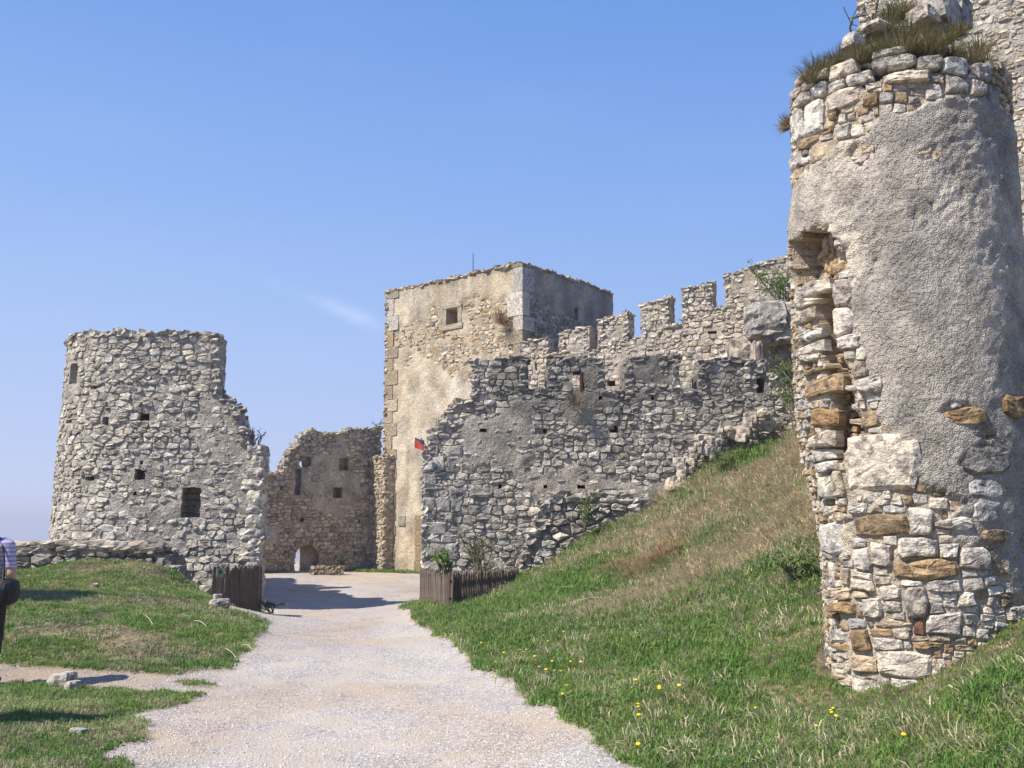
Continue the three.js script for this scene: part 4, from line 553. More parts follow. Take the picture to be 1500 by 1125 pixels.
    if (q.length < 3) continue; let ar = 0, cx = 0, cy = 0; q.forEach((P, i) => { const Q = q[(i + 1) % q.length], d = P[0] * Q[1] - Q[0] * P[1]; ar += d / 2; cx += (P[0] + Q[0]) * d / 6; cy += (P[1] + Q[1]) * d / 6; }); if (Math.abs(ar) < .0007) continue; const ce = [cx / ar, cy / ar];
    // an extra point on each long edge keeps outlines uneven
    const fine = []; q.forEach((P, i) => { const Q = q[(i + 1) % q.length], L = Math.hypot(P[0] - Q[0], P[1] - Q[1]); if (L < .008) return; fine.push(P); if (L > .05) fine.push([mix(P[0], Q[0], .5) + (rr() - .5) * .014, mix(P[1], Q[1], .5) + (rr() - .5) * .012]); }); if (fine.length < 4) continue;
    const deep = inPoly(trench, ...ce) || inPoly(cavity, ...ce), sz = Math.sqrt(Math.abs(ar));
    extra.push({ poly: fine, c: ce, area: Math.abs(ar), h: (.026 + .02 * rr()) * clamp(sz / .1, .7, 1.4), base: -.012 + (rr() - .5) * .014 + back(...ce) - (inPoly(cavity, ...ce) ? .3 : deep ? .13 + .06 * rr() : 0), col: near(rr, A.col, .08, .05), rings: A.big ? 3 : 2, big: (A.big ? 10 : 0) + Math.abs(ar) });
  }
  const g = thing('plastered_turret', 'round ruined turret with crumbling grey plaster and exposed stones on the slope', 'tower', new THREE.Vector3(tx, .4, tz));
  masonry(g, fr, { seed: 302, u0: -C / 2, u1: C / 2, v0: -.4, v1: topV + .45, T, cell: .024, wiggle: .5, depth, relief, color, coreMat: M.roughcast, coreName: 'plaster_shell', extra, stoneMat: M.stoneFine, edges: false, singles: 290 });
  // rubble in the deep hollow
  const hol = []; for (let k = 0; k < 90; k++) { const p = find(1163 + rr() * 66, 352 + rr() * 110); if (!inPoly(cavity, ...p)) continue; hol.push(lumpAt(rr, fr.P(p[0], p[1], -.31 + rr() * .06), .16 + rr() * .12, .07 + rr() * .05, .14, toCam + p[0] / R, near(rr, rr() < .5 ? O : TN, .15, .06), 1)); }
  hol.forEach(q => part(g, 'hollow_stone', q, M.stoneFine));
  // rim and earth-filled top
  for (let k = 0; k < 46; k++) { const u = -C / 2 + (k + rr() * .6) / 46 * C, s = .12 + rr() * .09; part(g, 'rim_stone', lumpAt(rr, fr.P(u, top(u) - .005, -.13), s * 1.35, s * .62, s * 1.1, toCam + u / R, near(rr, rr() < .2 ? TN : G, .12, .04), 1), M.stoneFine); }
  const tp = [], tu = [], tc = [], ti = [], nr = 9, na = 48;
  for (let j = 0; j <= nr; j++) for (let i = 0; i < na; i++) { const f = j / nr, a = i / na * 2 * Math.PI, u = ((a + Math.PI) % (2 * Math.PI) - Math.PI) * R, rad = (R - .06) * (1 - f), ang = toCam + u / R, x = tx + Math.sin(ang) * rad, z = tz + Math.cos(ang) * rad; tp.push(x, top(u) - .03 + .42 * sstep(0, .75, f) + .05 * noise2(x * 5, z * 5, 193), z); tu.push(x, z); tc.push(.17, .13, .085); }
  for (let j = 0; j < nr; j++) for (let i = 0; i < na; i++) { const a = j * na + i, b = j * na + (i + 1) % na; ti.push(a, b, b + na, a, b + na, a + na); }
  part(g, 'earth_fill', geoFrom(tp, tu, tc, ti), M.soil);
  for (const [px, py, D, w, h, d, c] of [[1372, 22, 8.45, .36, .34, .3, G], [1352, 26, 8.3, .22, .14, .2, W2], [1290, 45, 8.1, .34, .07, .2, W], [1250, 62, 7.9, .16, .1, .14, W2], [1402, 24, 8.6, .22, .26, .22, G]]) part(g, 'loose_stone', lumpAt(rr, at(px, py, D), w, h, d, rr() * 3, near(rr, c, .08, .04), 1), M.stoneFine);
  shade(g);
  TUR.topV = topV; TUR.fr = fr; TUR.find = find; TUR.top = top; TUR.C = C; TUR.toCam = toCam;
}

// ---------- rock outcrop at the end of the climbing wall ----------
{
  const g = thing('rock_outcrop', 'big cracked grey rock bulging from the slope at the end of the cream wall', 'rock', at(1140, 600, 25.4)), rr = rng(320);
  const big = (seed, px, py, D, w, h, d, c, turn = 0, seg = 7, rough = .05, round = .25) => { const q = rockGeo(seed, seg + 5, round, .012), qp = q.attributes.position; for (let i = 0; i < qp.count; i++) { const x = qp.getX(i), y = qp.getY(i), z = qp.getZ(i), k = 1 + (.1 + rough) * noise3(x * 2.3 + seed, y * 2.3, z * 2.3, 5) + .11 * noise3(x * 5, y * 8 + seed, z * 5, 6) - .09 * sstep(.75, 1, Math.sin(y * 17 + 2.5 * noise3(x * 2, y, z * 2, 7))); qp.setXYZ(i, x * k, y * k, z * k); } q.computeVertexNormals(); q.scale(w, h, d).rotateY(turn); const p = at(px, py, D); q.translate(p.x, p.y, p.z); const uv = q.attributes.uv; for (let i = 0; i < uv.count; i++) uv.setXY(i, uv.getX(i) * w, uv.getY(i) * h); part(g, 'rock', tint(q, c), M.stone); };
  big(401, 1150, 478, 25.3, 1.7, 1.0, 1.5, [.50, .475, .44], -.35, 6, .035); big(402, 1120, 472, 25.0, .95, .9, 1.0, [.53, .50, .46], -.2, 6, .035); big(403, 1175, 545, 25.7, 2.2, 1.5, 1.2, [.35, .31, .26], .1, 6, .09, .4); big(404, 1105, 545, 25.5, 1.3, 1.5, 1.0, [.46, .40, .34], .2, 6, .09, .4); big(405, 1205, 470, 26, 1.8, 2.0, 1.6, [.38, .36, .33], .3); big(406, 1100, 600, 24.8, 1.3, 1.5, 1.0, [.42, .38, .33], .5, 6, .1, .4); big(407, 1165, 610, 24.6, 1.8, 1.4, 1.0, [.37, .345, .31], .5, 6, .1, .4);
  big(408, 1108, 540, 24.6, .22, 1.3, .3, [.60, .50, .42], .3, 4, .1, .3); big(409, 1116, 572, 24.4, .35, .75, .4, [.62, .54, .47], .2, 4, .1, .3);
  shade(g);
}

// ---------- wooden paling fences ----------
function paling(len, w, seed) { const r = rng(seed), s = new THREE.Shape(); const k = (r() - .5) * .02; s.moveTo(-w / 2, 0); s.lineTo(w / 2, 0); s.lineTo(w / 2 + k, len - r() * .05); s.lineTo((r() - .5) * w * .5, len + .015); s.lineTo(-w / 2 + k, len - r() * .05); s.closePath(); const g = new THREE.ExtrudeGeometry(s, { depth: .02, bevelEnabled: true, bevelThickness: .003, bevelSize: .003, bevelSegments: 1 }); g.translate(0, 0, -.01); return g; }
function fence(name, label, pts, pitch, w, topAt, c, seed, gaps) {
  const r = rng(seed), cur = new THREE.CatmullRomCurve3(pts.map(p => new THREE.Vector3(p[0], 0, p[1])), false, 'centripetal', .5), L = cur.getLength(), n = Math.round(L / pitch), g = thing(name, label, 'fence', new THREE.Vector3(pts[0][0], H(pts[0][0], pts[0][1]), pts[0][1]));
  const rails = [[], []];
  for (let i = 0; i <= n; i++) {
    const t = i / n, p = cur.getPointAt(t), d = cur.getTangentAt(t), b = H(p.x, p.z) - .06, tp = topAt(t) + (r() - .5) * .05, turn = Math.atan2(-d.z, d.x), q = paling(Math.max(.25, tp - b), w * mix(.8, 1.12, r()), seed * 100 + i);
    q.rotateX((r() - .5) * .04).rotateZ((r() - .5) * .05).rotateY(turn + (r() - .5) * .12); q.translate(p.x, b, p.z); const k = mix(.72, 1.25, r()); part(g, 'paling', tint(q, [c[0] * k, c[1] * k * mix(.96, 1.03, r()), c[2] * k]), M.wood);
    for (const [j, f] of [[0, .3], [1, .78]]) rails[j].push(new THREE.Vector3(p.x + d.z * .035, mix(b, tp, f), p.z - d.x * .035));
  }
  for (const rl of rails) part(g, 'rail', tint(new THREE.TubeGeometry(new THREE.CatmullRomCurve3(rl), 40, .026, 5), [c[0] * .8, c[1] * .8, c[2] * .8]), M.wood);
  for (const t of [.02, .5, .98]) { const p = cur.getPointAt(t), d = cur.getTangentAt(t), b = H(p.x, p.z) - .1, q = new THREE.CylinderGeometry(.04, .045, topAt(t) - b + .02, 8); q.translate(p.x + d.z * .08, (b + topAt(t)) / 2, p.z - d.x * .08); part(g, 'post', tint(q, c), M.wood); }
  return shade(g);
}
{
  const f = (px, D) => [at(px, 860, D).x, -D];
  const F1 = fence('paling_fence', 'dark weathered paling fence in shade at the foot of the round tower', [f(313, 17.2), f(336, 17.3), f(360, 17.7), f(377, 18.5), f(383, 19.6)], .072, .066, t => mix(.80, .74, t), [.19, .15, .12], 31);
  const b = new THREE.BoxGeometry(.13, .15, .012), bp = at(323, 839, 17.05); b.rotateY(.75).translate(bp.x, bp.y, bp.z + .02); part(F1, 'notice_plate', tint(b, [.55, .58, .52]), M.plaster, { label: 'small pale notice plate with a green mark' });
  const b2 = new THREE.BoxGeometry(.06, .06, .012); b2.rotateY(.75).translate(bp.x + .008, bp.y + .01, bp.z + .03); part(F1, 'green_mark', tint(b2, [.05, .22, .09]), M.plaster);
  fence('paling_fence', 'sunlit grey-brown paling fence at the foot of the battlemented wall', [f(616, 19.2), f(628, 18.2), f(645, 17.6), f(661, 17.45)], .05, .05, t => .68, [.24, .20, .17], 32);
  fence('paling_fence', 'gappy brown paling fence climbing the grass under the battlemented wall', [f(663, 17.4), f(690, 18), f(720, 18.8), f(758, 19.9)], .095, .05, t => mix(.69, .63, t), [.19, .145, .12], 33);
}

// ---------- flag on the wall ----------
{
  const base = at(622, 655, 20.3), g = thing('flag', 'small red and dark blue flag hung on the jamb of the grey wall', 'flag', base);
  const r = new THREE.PlaneGeometry(.19, .2, 10, 8), p = r.attributes.position; for (let i = 0; i < p.count; i++) { const x = p.getX(i), y = p.getY(i); p.setXYZ(i, x, y - (x + .1) * .35 * 1, .02 * Math.sin(x * 24 + y * 6)); } r.computeVertexNormals();
  const c = at(614.5, 648, 20.25); r.translate(c.x, c.y, c.z); const col = []; for (let i = 0; i < p.count; i++) { const u = i % 11, v = Math.floor(i / 11); col.push(...(v < 4 && u > 4 ? [.05, .05, .14] : v < 2 ? [.10, .04, .08] : [.50, .07, .04])); } r.setAttribute('color', new THREE.Float32BufferAttribute(col, 3));
  part(g, 'cloth', r, mat({ vertexColors: true, side: THREE.DoubleSide, roughness: .8 }));
  const q = new THREE.CylinderGeometry(.009, .009, .3, 6); q.rotateZ(.55).translate(c.x + .1, c.y - .03, c.z - .01); part(g, 'staff', q, M.darkMetal); shade(g);
}
//==LIFE==
// ---------- grass ----------
function tuftGeo(seed, n, h, spread, lean, wd) {
  const r = rng(seed), pos = [], idx = [];
  for (let i = 0; i < n; i++) { const a = r() * 6.283, d = Math.sqrt(r()) * spread, x = Math.cos(a) * d, z = Math.sin(a) * d, b = r() * 6.283, L = h * mix(.45, 1.15, r()), k = lean * mix(.3, 1.4, r()), w = wd * mix(.7, 1.2, r()), sx = Math.cos(b), sz = Math.sin(b), o = pos.length / 3;
    pos.push(x - sz * w, -.01, z + sx * w, x + sz * w, -.01, z - sx * w, x + sx * L * k * .35 - sz * w * .8, L * .6, z + sz * L * k * .35 + sx * w * .8, x + sx * L * k * .35 + sz * w * .8, L * .6, z + sz * L * k * .35 - sx * w * .8, x + sx * L * k, L * (1.05 - .4 * k), z + sz * L * k); idx.push(o, o + 1, o + 3, o, o + 3, o + 2, o + 2, o + 3, o + 4); }
  const g = new THREE.BufferGeometry(); g.setAttribute('position', new THREE.Float32BufferAttribute(pos, 3)); g.setIndex(idx); g.computeVertexNormals(); return g;
}
const leafMat = new THREE.MeshPhysicalMaterial({ color: 0xffffff, roughness: .95, metalness: 0, side: THREE.DoubleSide, transmission: .3, thickness: 0, specularIntensity: .3 });
function scatter(name, label, geos, list) {
  geos.forEach((geo, k) => { const l = list.filter((_, i) => i % geos.length === k), m = new THREE.InstancedMesh(geo, leafMat, l.length), M4 = new THREE.Matrix4(), q = new THREE.Quaternion(), c = new THREE.Color();
    l.forEach((t, i) => { q.setFromEuler(new THREE.Euler(t.rx || 0, t.a, t.rz || 0)); M4.compose(new THREE.Vector3(...t.p), q, new THREE.Vector3(t.s * (t.w || 1), t.s, t.s * (t.w || 1))); m.setMatrixAt(i, M4); m.setColorAt(i, c.setRGB(...t.c)); });
    m.name = numbered(name); m.userData = { kind: 'stuff', label, category: 'grass' }; m.castShadow = m.receiveShadow = true; scene.add(m); });
}
const turretIn = (x, z) => Math.hypot(x - TUR.x, z - TUR.z) < TUR.R - .06;
{
  const r = rng(501), G1 = [.18, .295, .062], G2 = [.24, .325, .09], G3 = [.12, .235, .052], S1 = [.68, .585, .39], S2 = [.54, .44, .28];
  const lawn = [], slope = [], dry = [];
  const view = (x, z) => -z > 1.2 && Math.abs(x / -z) < .72;
  for (let i = 0; i < 210000; i++) {
    const D = 4.5 + Math.pow(r(), 1.35) * 17.5, x = (r() * 2 - 1) * .70 * D, z = -D; const t = turfAt(x, z); if (!t) continue; if (turretIn(x, z)) continue; const nearT = Math.hypot(x - TUR.x, z - TUR.z) < TUR.R + .55 ? .55 : 1;
    if (t === 2 && z < -20.45 && x > -1.9) continue; if (t === 1 && z < -20.4) continue;
    const y = H(x, z), n = fbm(x * .7, z * .7, 511, 4), n2 = fbm(x * 3.1, z * 3.1, 512, 3), p = [x, y - .005, z];
    if (t !== 2) {
      const bare = fbm(x * 1.1 + 5, z * 1.1, 513, 4); if (bare > .24 + .18 * r()) { if (r() < .8) continue; } if (t === 3 && r() < .1 + .7 * sstep(-.1, .35, n)) continue;
      const s = sstep(-.15, .42, n2 + .45 * n + .5 * (r() - .5)), c = blend(blend(G1, G3, clamp(.5 + n * 1.2 + (r() - .5) * .6)), r() < .5 ? S1 : S2, s * .5); lawn.push({ p, a: r() * 6.28, s: mix(.5, 1.15, r()) * (t === 3 ? .8 : 1), c: near(r, c, .2, .05), rx: (r() - .5) * .3, rz: (r() - .5) * .3 });
    } else {
      const up = sstep(.4, 1.4, y) * sstep(6.8, 9.5, D + .8 * n), s = clamp(sstep(-.25, .3, .6 * n + .6 * n2 + (r() - .5) * .35) * mix(.07, .72, up) + .6 * Math.exp(-((x - 1.6) ** 2 / .9 + (z + 13.3) ** 2 / 1.6)) + .45 * Math.exp(-((x - 3.1) ** 2 / .8 + (z + 14.5) ** 2 / 1.2))); const isDry = r() < s;
      const c = isDry ? blend(S1, S2, r()) : blend(blend(G3, G1, r()), G2, clamp(.4 + n2)); const L = mix(.8, 1.35, r()) * mix(.85, 1.35, up * sstep(-.3, .3, n2 + .2));
      (isDry ? dry : slope).push({ p, a: isDry ? -1.2 + (r() - .5) * 2.6 : r() * 6.28, s: nearT * L * (isDry ? 1 : mix(.7, 1.15, sstep(-.2, .3, -n))), c: near(r, c, .2, .06), rx: (r() - .5) * .5, rz: isDry ? .2 + r() * .5 : (r() - .5) * .35 });
    }
  }
  scatter('lawn_grass', 'short green and straw turf on the mound beside the path', [tuftGeo(1, 12, .05, .06, .8, .004), tuftGeo(2, 12, .042, .065, 1, .004), tuftGeo(3, 10, .065, .05, .7, .0038), tuftGeo(12, 8, .026, .07, 1.4, .009)], lawn);
  scatter('slope_grass', 'longer green grass on the slope right of the path', [tuftGeo(4, 11, .09, .06, .8, .0046), tuftGeo(5, 11, .07, .07, 1, .005), tuftGeo(6, 9, .12, .05, .7, .0046), tuftGeo(11, 8, .045, .08, 1.4, .011)], slope);
  scatter('dry_grass', 'matted straw coloured dead grass on the slope', [tuftGeo(7, 10, .12, .07, 1.2, .0036), tuftGeo(8, 9, .17, .06, 1.1, .0034), tuftGeo(9, 12, .09, .08, 1.3, .0038)], dry);
  // yard strip far behind
  const yard = []; for (let i = 0; i < 5000; i++) { const x = -9.5 + r() * 10, z = -30.8 - r() * 4.6; if (turfAt(x, z) !== 4) continue; yard.push({ p: [x, H(x, z), z], a: r() * 6.28, s: mix(.8, 1.5, r()), c: near(r, blend(G1, G2, r()), .2) }); }
  scatter('yard_grass', 'thin green grass along the foot of the courtyard walls', [tuftGeo(10, 12, .09, .09, .7, .006)], yard);
  // gravel
  const peb = rockGeo(77, 1, .6, .2), pl = []; for (let i = 0; i < 80000; i++) { const D = 4.5 + Math.pow(r(), 1.8) * 13, x = mix(-.62, .42, r()) * D, z = -D; if (turfAt(x, z) && r() > .03) continue; pl.push([x, H(x, z), z]); }
  const im = new THREE.InstancedMesh(peb, M.pebble, pl.length), q = new THREE.Quaternion(), m4 = new THREE.Matrix4(), c = new THREE.Color();
  pl.forEach((p, i) => { const s = .004 + .009 * Math.pow(r(), 3); q.setFromEuler(new THREE.Euler(r() * 6, r() * 6, r() * 6)); m4.compose(new THREE.Vector3(p[0], p[1] + s * .15, p[2]), q, new THREE.Vector3(s * 1.2, s * .8, s)); im.setMatrixAt(i, m4); const k = mix(.48, .66, r()); im.setColorAt(i, c.setRGB(k * 1.06, k, k * .95)); });
  im.name = 'gravel_stones'; im.userData = { kind: 'stuff', label: 'loose pale gravel strewn over the path', category: 'gravel' }; im.receiveShadow = im.castShadow = true; scene.add(im);
}
// tussocks on the turret: each a thing
function tussock(p, h, w, cols, label, group, seed, out) {   // fine blades radiating from a crown
  const r = rng(seed), P = [], C = [], I = [], n = 340; h *= mix(.7, 1.1, r());
  for (let i = 0; i < n; i++) { const a = r() * 6.283, e = Math.acos(1 - r() * .98) * .92, L = h * mix(.5, 1.12, r()), bx = Math.cos(a) * w * .28 * r(), bz = Math.sin(a) * w * .28 * r(), dx = Math.cos(a) * Math.sin(e), dy = Math.cos(e), dz = Math.sin(a) * Math.sin(e), k = .0016 + h * .0035, tx = -Math.sin(a) * k, tz = Math.cos(a) * k, o = P.length / 3, c = near(r, cols[Math.floor(r() * cols.length)], .2, .07), droop = L * .32 * r();
    P.push(bx - tx, -.02, bz - tz, bx + tx, -.02, bz + tz, bx + dx * L * .6 - tx * .7, dy * L * .68, bz + dz * L * .6 - tz * .7, bx + dx * L * .6 + tx * .7, dy * L * .68, bz + dz * L * .6 + tz * .7, bx + dx * L * 1.05, dy * L - droop, bz + dz * L * 1.05); I.push(o, o + 1, o + 3, o, o + 3, o + 2, o + 2, o + 3, o + 4); for (let q = 0; q < 5; q++) C.push(...c); }
  const g = new THREE.BufferGeometry(); g.setAttribute('position', new THREE.Float32BufferAttribute(P, 3)); g.setAttribute('color', new THREE.Float32BufferAttribute(C, 3)); g.setIndex(I); g.computeVertexNormals();
  g.rotateZ(out ? out[0] : 0); g.rotateX(out ? out[1] : 0); g.translate(p.x, p.y, p.z); return solo('grass_tussock', g, tuftMat, label, 'grass tussock', group);
}
const tuftMat = new THREE.MeshPhysicalMaterial({ vertexColors: true, roughness: .95, side: THREE.DoubleSide, transmission: .2, thickness: 0, specularIntensity: .3 });
{
  const cs = [[.30, .24, .15], [.20, .18, .085], [.36, .28, .18], [.17, .16, .07]], gr = [[.20, .21, .085], [.15, .17, .06], [.30, .25, .14], [.17, .165, .07]], lab = 'bushy brown-green grass tussock rooted on top of the plastered turret', grp = 'tussocks on the turret top';
  [[1190, 108, 7.95, .24, .2], [1200, 100, 8.0, .22, .2], [1228, 80, 8.0, .2, .16], [1262, 78, 7.75, .2, .2], [1285, 72, 7.7, .22, .2], [1300, 62, 7.8, .24, .22], [1322, 72, 7.62, .26, .22], [1340, 66, 7.65, .26, .22], [1356, 70, 7.6, .24, .2], [1372, 72, 7.6, .2, .2], [1395, 72, 7.65, .18, .18], [1420, 82, 7.75, .24, .2], [1440, 92, 7.85, .26, .22], [1456, 104, 7.95, .24, .2], [1432, 70, 8.0, .2, .2], [1320, 16, 8.5, .26, .24], [1305, 20, 8.4, .2, .2], [1338, 14, 8.5, .2, .2], [1405, 40, 8.2, .16, .16], [1270, 50, 8.2, .16, .18], [1300, 40, 8.1, .18, .18], [1330, 44, 8.05, .2, .2], [1385, 52, 8.0, .18, .18], [1213, 90, 8.05, .18, .18], [1244, 66, 8.1, .16, .16]].forEach(([x, y, D, h, w], i) => tussock(at(x, y + 10, D), h, w * 1.25, i % 3 === 1 ? gr : cs, lab, grp, 600 + i, [(x - 1320) / 1000, .1]));
  tussock(at(1156, 185, 8.6), .16, .12, cs, 'small dry grass tuft clinging to the side of the turret below its rim', null, 640, [.9, 0]);
  tussock(at(735, 472, 30.3), .75, .5, [[.25, .15, .08], [.20, .125, .065], [.30, .19, .10], [.17, .12, .06]], 'brown dried bush growing from the square tower wall beside its window', null, 641, [0, .7]).name = 'wall_bush';
  tussock(at(842, 590, 20.4), .3, .35, [[.20, .15, .11], [.15, .12, .09], [.22, .17, .12], [.15, .12, .09]], 'brown dead tuft under the loophole of the battlemented wall', null, 642, [0, .8]);
}
// dandelions: each a thing
{
  const r = rng(701), head = new THREE.SphereGeometry(.014, 8, 5).scale(1, .45, 1), stem = new THREE.CylinderGeometry(.002, .002, .07, 5).translate(0, -.035, 0), ym = mat({ color: new THREE.Color().setRGB(.78, .55, .02) }), gm = mat({ color: new THREE.Color().setRGB(.12, .2, .04) });
  const spots = [[705, 943], [738, 957], [771, 953], [762, 953], [790, 979], [809, 972], [800, 983], [726, 978], [726, 993], [829, 1006], [831, 1005], [824, 1020], [836, 972], [851, 972], [812, 984], [822, 985], [931, 1000], [966, 1008], [995, 1006], [935, 1037], [936, 1049], [966, 1011], [1217, 1043], [1221, 1040], [1218, 1046], [1196, 1066], [935, 1093], [1225, 1051], [1107, 1039], [826, 927], [803, 941], [783, 963], [935, 1034], [1324, 1080]];
  for (const [x, y] of spots) { const rr = ray(x, y); let D = 5; for (; D < 19; D += .03) { if (EYE + rr.ay * D < H(rr.ax * D, -D) + .07) break; } const g = thing('dandelion', 'small yellow dandelion flower in the grass beside the path', 'flower', new THREE.Vector3(rr.ax * D, H(rr.ax * D, -D) + .005, -D), 'dandelions on the verge'); const s = mix(.8, 1.3, r()); const a = new THREE.Mesh(head, ym); a.name = 'flower_head'; a.position.y = .075; a.scale.setScalar(s); a.rotation.set(.5 * r(), 0, .4 * (r() - .5)); const b = new THREE.Mesh(stem, gm); b.name = 'stem'; b.position.y = .072; g.add(a, b); shade(g); }
}
// shrubs: stems and leaves
function shrub(label, base, rad, n, leaf, cols, seed, stems = 9, group, name = 'shrub') {
  const r = rng(seed), g = thing(name, label, 'shrub', base, group), br = [], P = [], C = [], I = [];
  const tips = []; for (let k = 0; k < stems; k++) { const a = r() * 6.28, e = mix(.25, 1, r()), t = new THREE.Vector3(Math.cos(a) * rad[0] * e, rad[1] * mix(.55, 1.25, r()), Math.sin(a) * rad[2] * e), mid = t.clone().multiplyScalar(.5).add(new THREE.Vector3((r() - .5) * .2, rad[1] * .12, (r() - .5) * .2)), cu = new THREE.CatmullRomCurve3([new THREE.Vector3((r() - .5) * .1, -.1, (r() - .5) * .1), mid, t]); br.push(new THREE.TubeGeometry(cu, 6, .008 + .006 * rad[1], 4)); for (let j = 0; j < 7; j++) { const f = .3 + .7 * r(), o = cu.getPointAt(f), d = new THREE.Vector3(r() - .5, r() * .7, r() - .5).multiplyScalar(rad[1] * .55); tips.push([o, o.clone().add(d)]); br.push(new THREE.TubeGeometry(new THREE.CatmullRomCurve3([o, o.clone().addScaledVector(d, .5), o.clone().add(d)]), 3, .005, 3)); } tips.push([mid, t]); }
  for (let i = 0; i < n; i++) { const [a, b] = tips[Math.floor(r() * tips.length)], p = a.clone().lerp(b, Math.pow(r(), .6)).add(new THREE.Vector3(r() - .5, r() - .5, r() - .5).multiplyScalar(rad[1] * .14)), q = new THREE.Quaternion().setFromEuler(new THREE.Euler(r() * 6, r() * 6, r() * 6)), s = leaf * mix(.6, 1.2, r()), c = near(r, cols[Math.floor(r() * cols.length)], .25, .06), o = P.length / 3; for (const [x, y, z] of [[0, 0, 0], [.32, .5, .06], [0, 1.1, 0], [-.32, .5, .06]]) { const v = new THREE.Vector3(x * s, y * s, z * s).applyQuaternion(q).add(p); P.push(v.x, v.y, v.z); C.push(...c); } I.push(o, o + 1, o + 2, o, o + 2, o + 3); }
  const gb = mergeGeometries(br), off = base; gb.translate(off.x, off.y, off.z); part(g, 'stems', gb, mat({ color: new THREE.Color().setRGB(.16, .125, .09) }));
  if (n) { const gl = new THREE.BufferGeometry(); gl.setAttribute('position', new THREE.Float32BufferAttribute(P, 3)); gl.setAttribute('color', new THREE.Float32BufferAttribute(C, 3)); gl.setIndex(I); gl.computeVertexNormals(); gl.translate(off.x, off.y, off.z); part(g, 'foliage', gl, tuftMat, { kind: 'stuff' }); }
  return shade(g);
}
{
  const LG = [[.16, .25, .05], [.12, .21, .04], [.20, .28, .08], [.09, .16, .035]];
  shrub('airy light green shrub sprawling over the top of the cream wall and rock', at(1150, 452, 24.9), [1.0, .85, .5], 1500, .06, LG, 801, 13);
  shrub('dense green shrub below the grey rock beside the turret', at(1168, 612, 19.9), [.62, 1.1, .5], 2400, .045, LG, 802, 13);
  shrub('second green shrub on the slope crest behind the turret', at(1205, 600, 19.4), [.5, .9, .5], 1200, .045, LG, 803, 9);
  shrub('dark green bush at the foot of the keep wall behind the turret', at(1508, 455, 15.2), [.7, .75, .6], 2200, .05, [[.07, .12, .03], [.05, .09, .025], [.10, .15, .04]], 804, 12);
  shrub('bright green leafy plant behind the sunlit fence corner', at(648, 842, 18.6), [.22, .34, .18], 650, .05, [[.2, .32, .05], [.15, .27, .04], [.24, .34, .08]], 805, 7, null, 'leafy_plant');
  shrub('thin sprouting plant between the fence and the battlemented wall', at(705, 845, 19.6), [.5, .5, .2], 420, .035, LG, 806, 9, null, 'leafy_plant');
  shrub('small green plant on the ledge of the wall footing', at(858, 770, 19.6), [.22, .5, .2], 700, .04, LG, 807, 7, null, 'leafy_plant');
  shrub('twiggy green plant rooted in the footing ledge', at(700, 815, 20.1), [.5, .35, .15], 300, .035, LG, 808, 8, null, 'leafy_plant');
[[900, 800, 16.6], [922, 815, 16.2], [945, 808, 16.2], [960, 825, 15.8], [975, 808, 15.9], [930, 838, 15.6], [985, 795, 16]].forEach(([x, y, D], i) => { const p = at(x, y + 12, D); p.y = H(p.x, p.z); const m = tussock(p, .34, .9, [[.34, .19, .12], [.28, .17, .10], [.40, .26, .16], [.30, .21, .13]], 'reddish brown dead brush matted on the slope below the wall footing', 'dead brush on the slope', 660 + i, [.35, .2]); m.name = numbered('dead_brush'); m.userData.category = 'brush'; });
  shrub('low green weed patch on the slope beside the turret', at(1165, 840, 11.6), [.4, .2, .4], 900, .035, LG, 810, 9, null, 'leafy_plant');
  shrub('green weed on the rubble line at the top of the slope', at(1062, 690, 19.4), [.45, .3, .3], 700, .035, LG, 811, 8, null, 'leafy_plant');
  shrub('dark weed beside the shaded paling fence', at(398, 890, 18.6), [.5, .1, .5], 420, .035, [[.07, .12, .03], [.09, .15, .04]], 812, 8, null, 'leafy_plant');
  shrub('dark little bush at the foot of the courtyard wall', at(497, 828, 33.2), [.3, .2, .2], 300, .06, [[.07, .12, .03]], 813, 6, null, 'leafy_plant');
  shrub('wispy bare twigs on the broken edge of the round tower', at(376, 655, 20.7), [.3, .32, .2], 0, 0, LG, 814, 4, null, 'twigs');
  shrub('wispy bare twigs on top of the courtyard wall', at(553, 630, 34.3), [.4, .35, .2], 0, 0, LG, 815, 4, null, 'twigs');
  shrub('fine bare twigs reaching out beside the turret top', at(1250, 60, 8.3), [.4, .32, .2], 0, 0, LG, 816, 3, null, 'twigs');
}
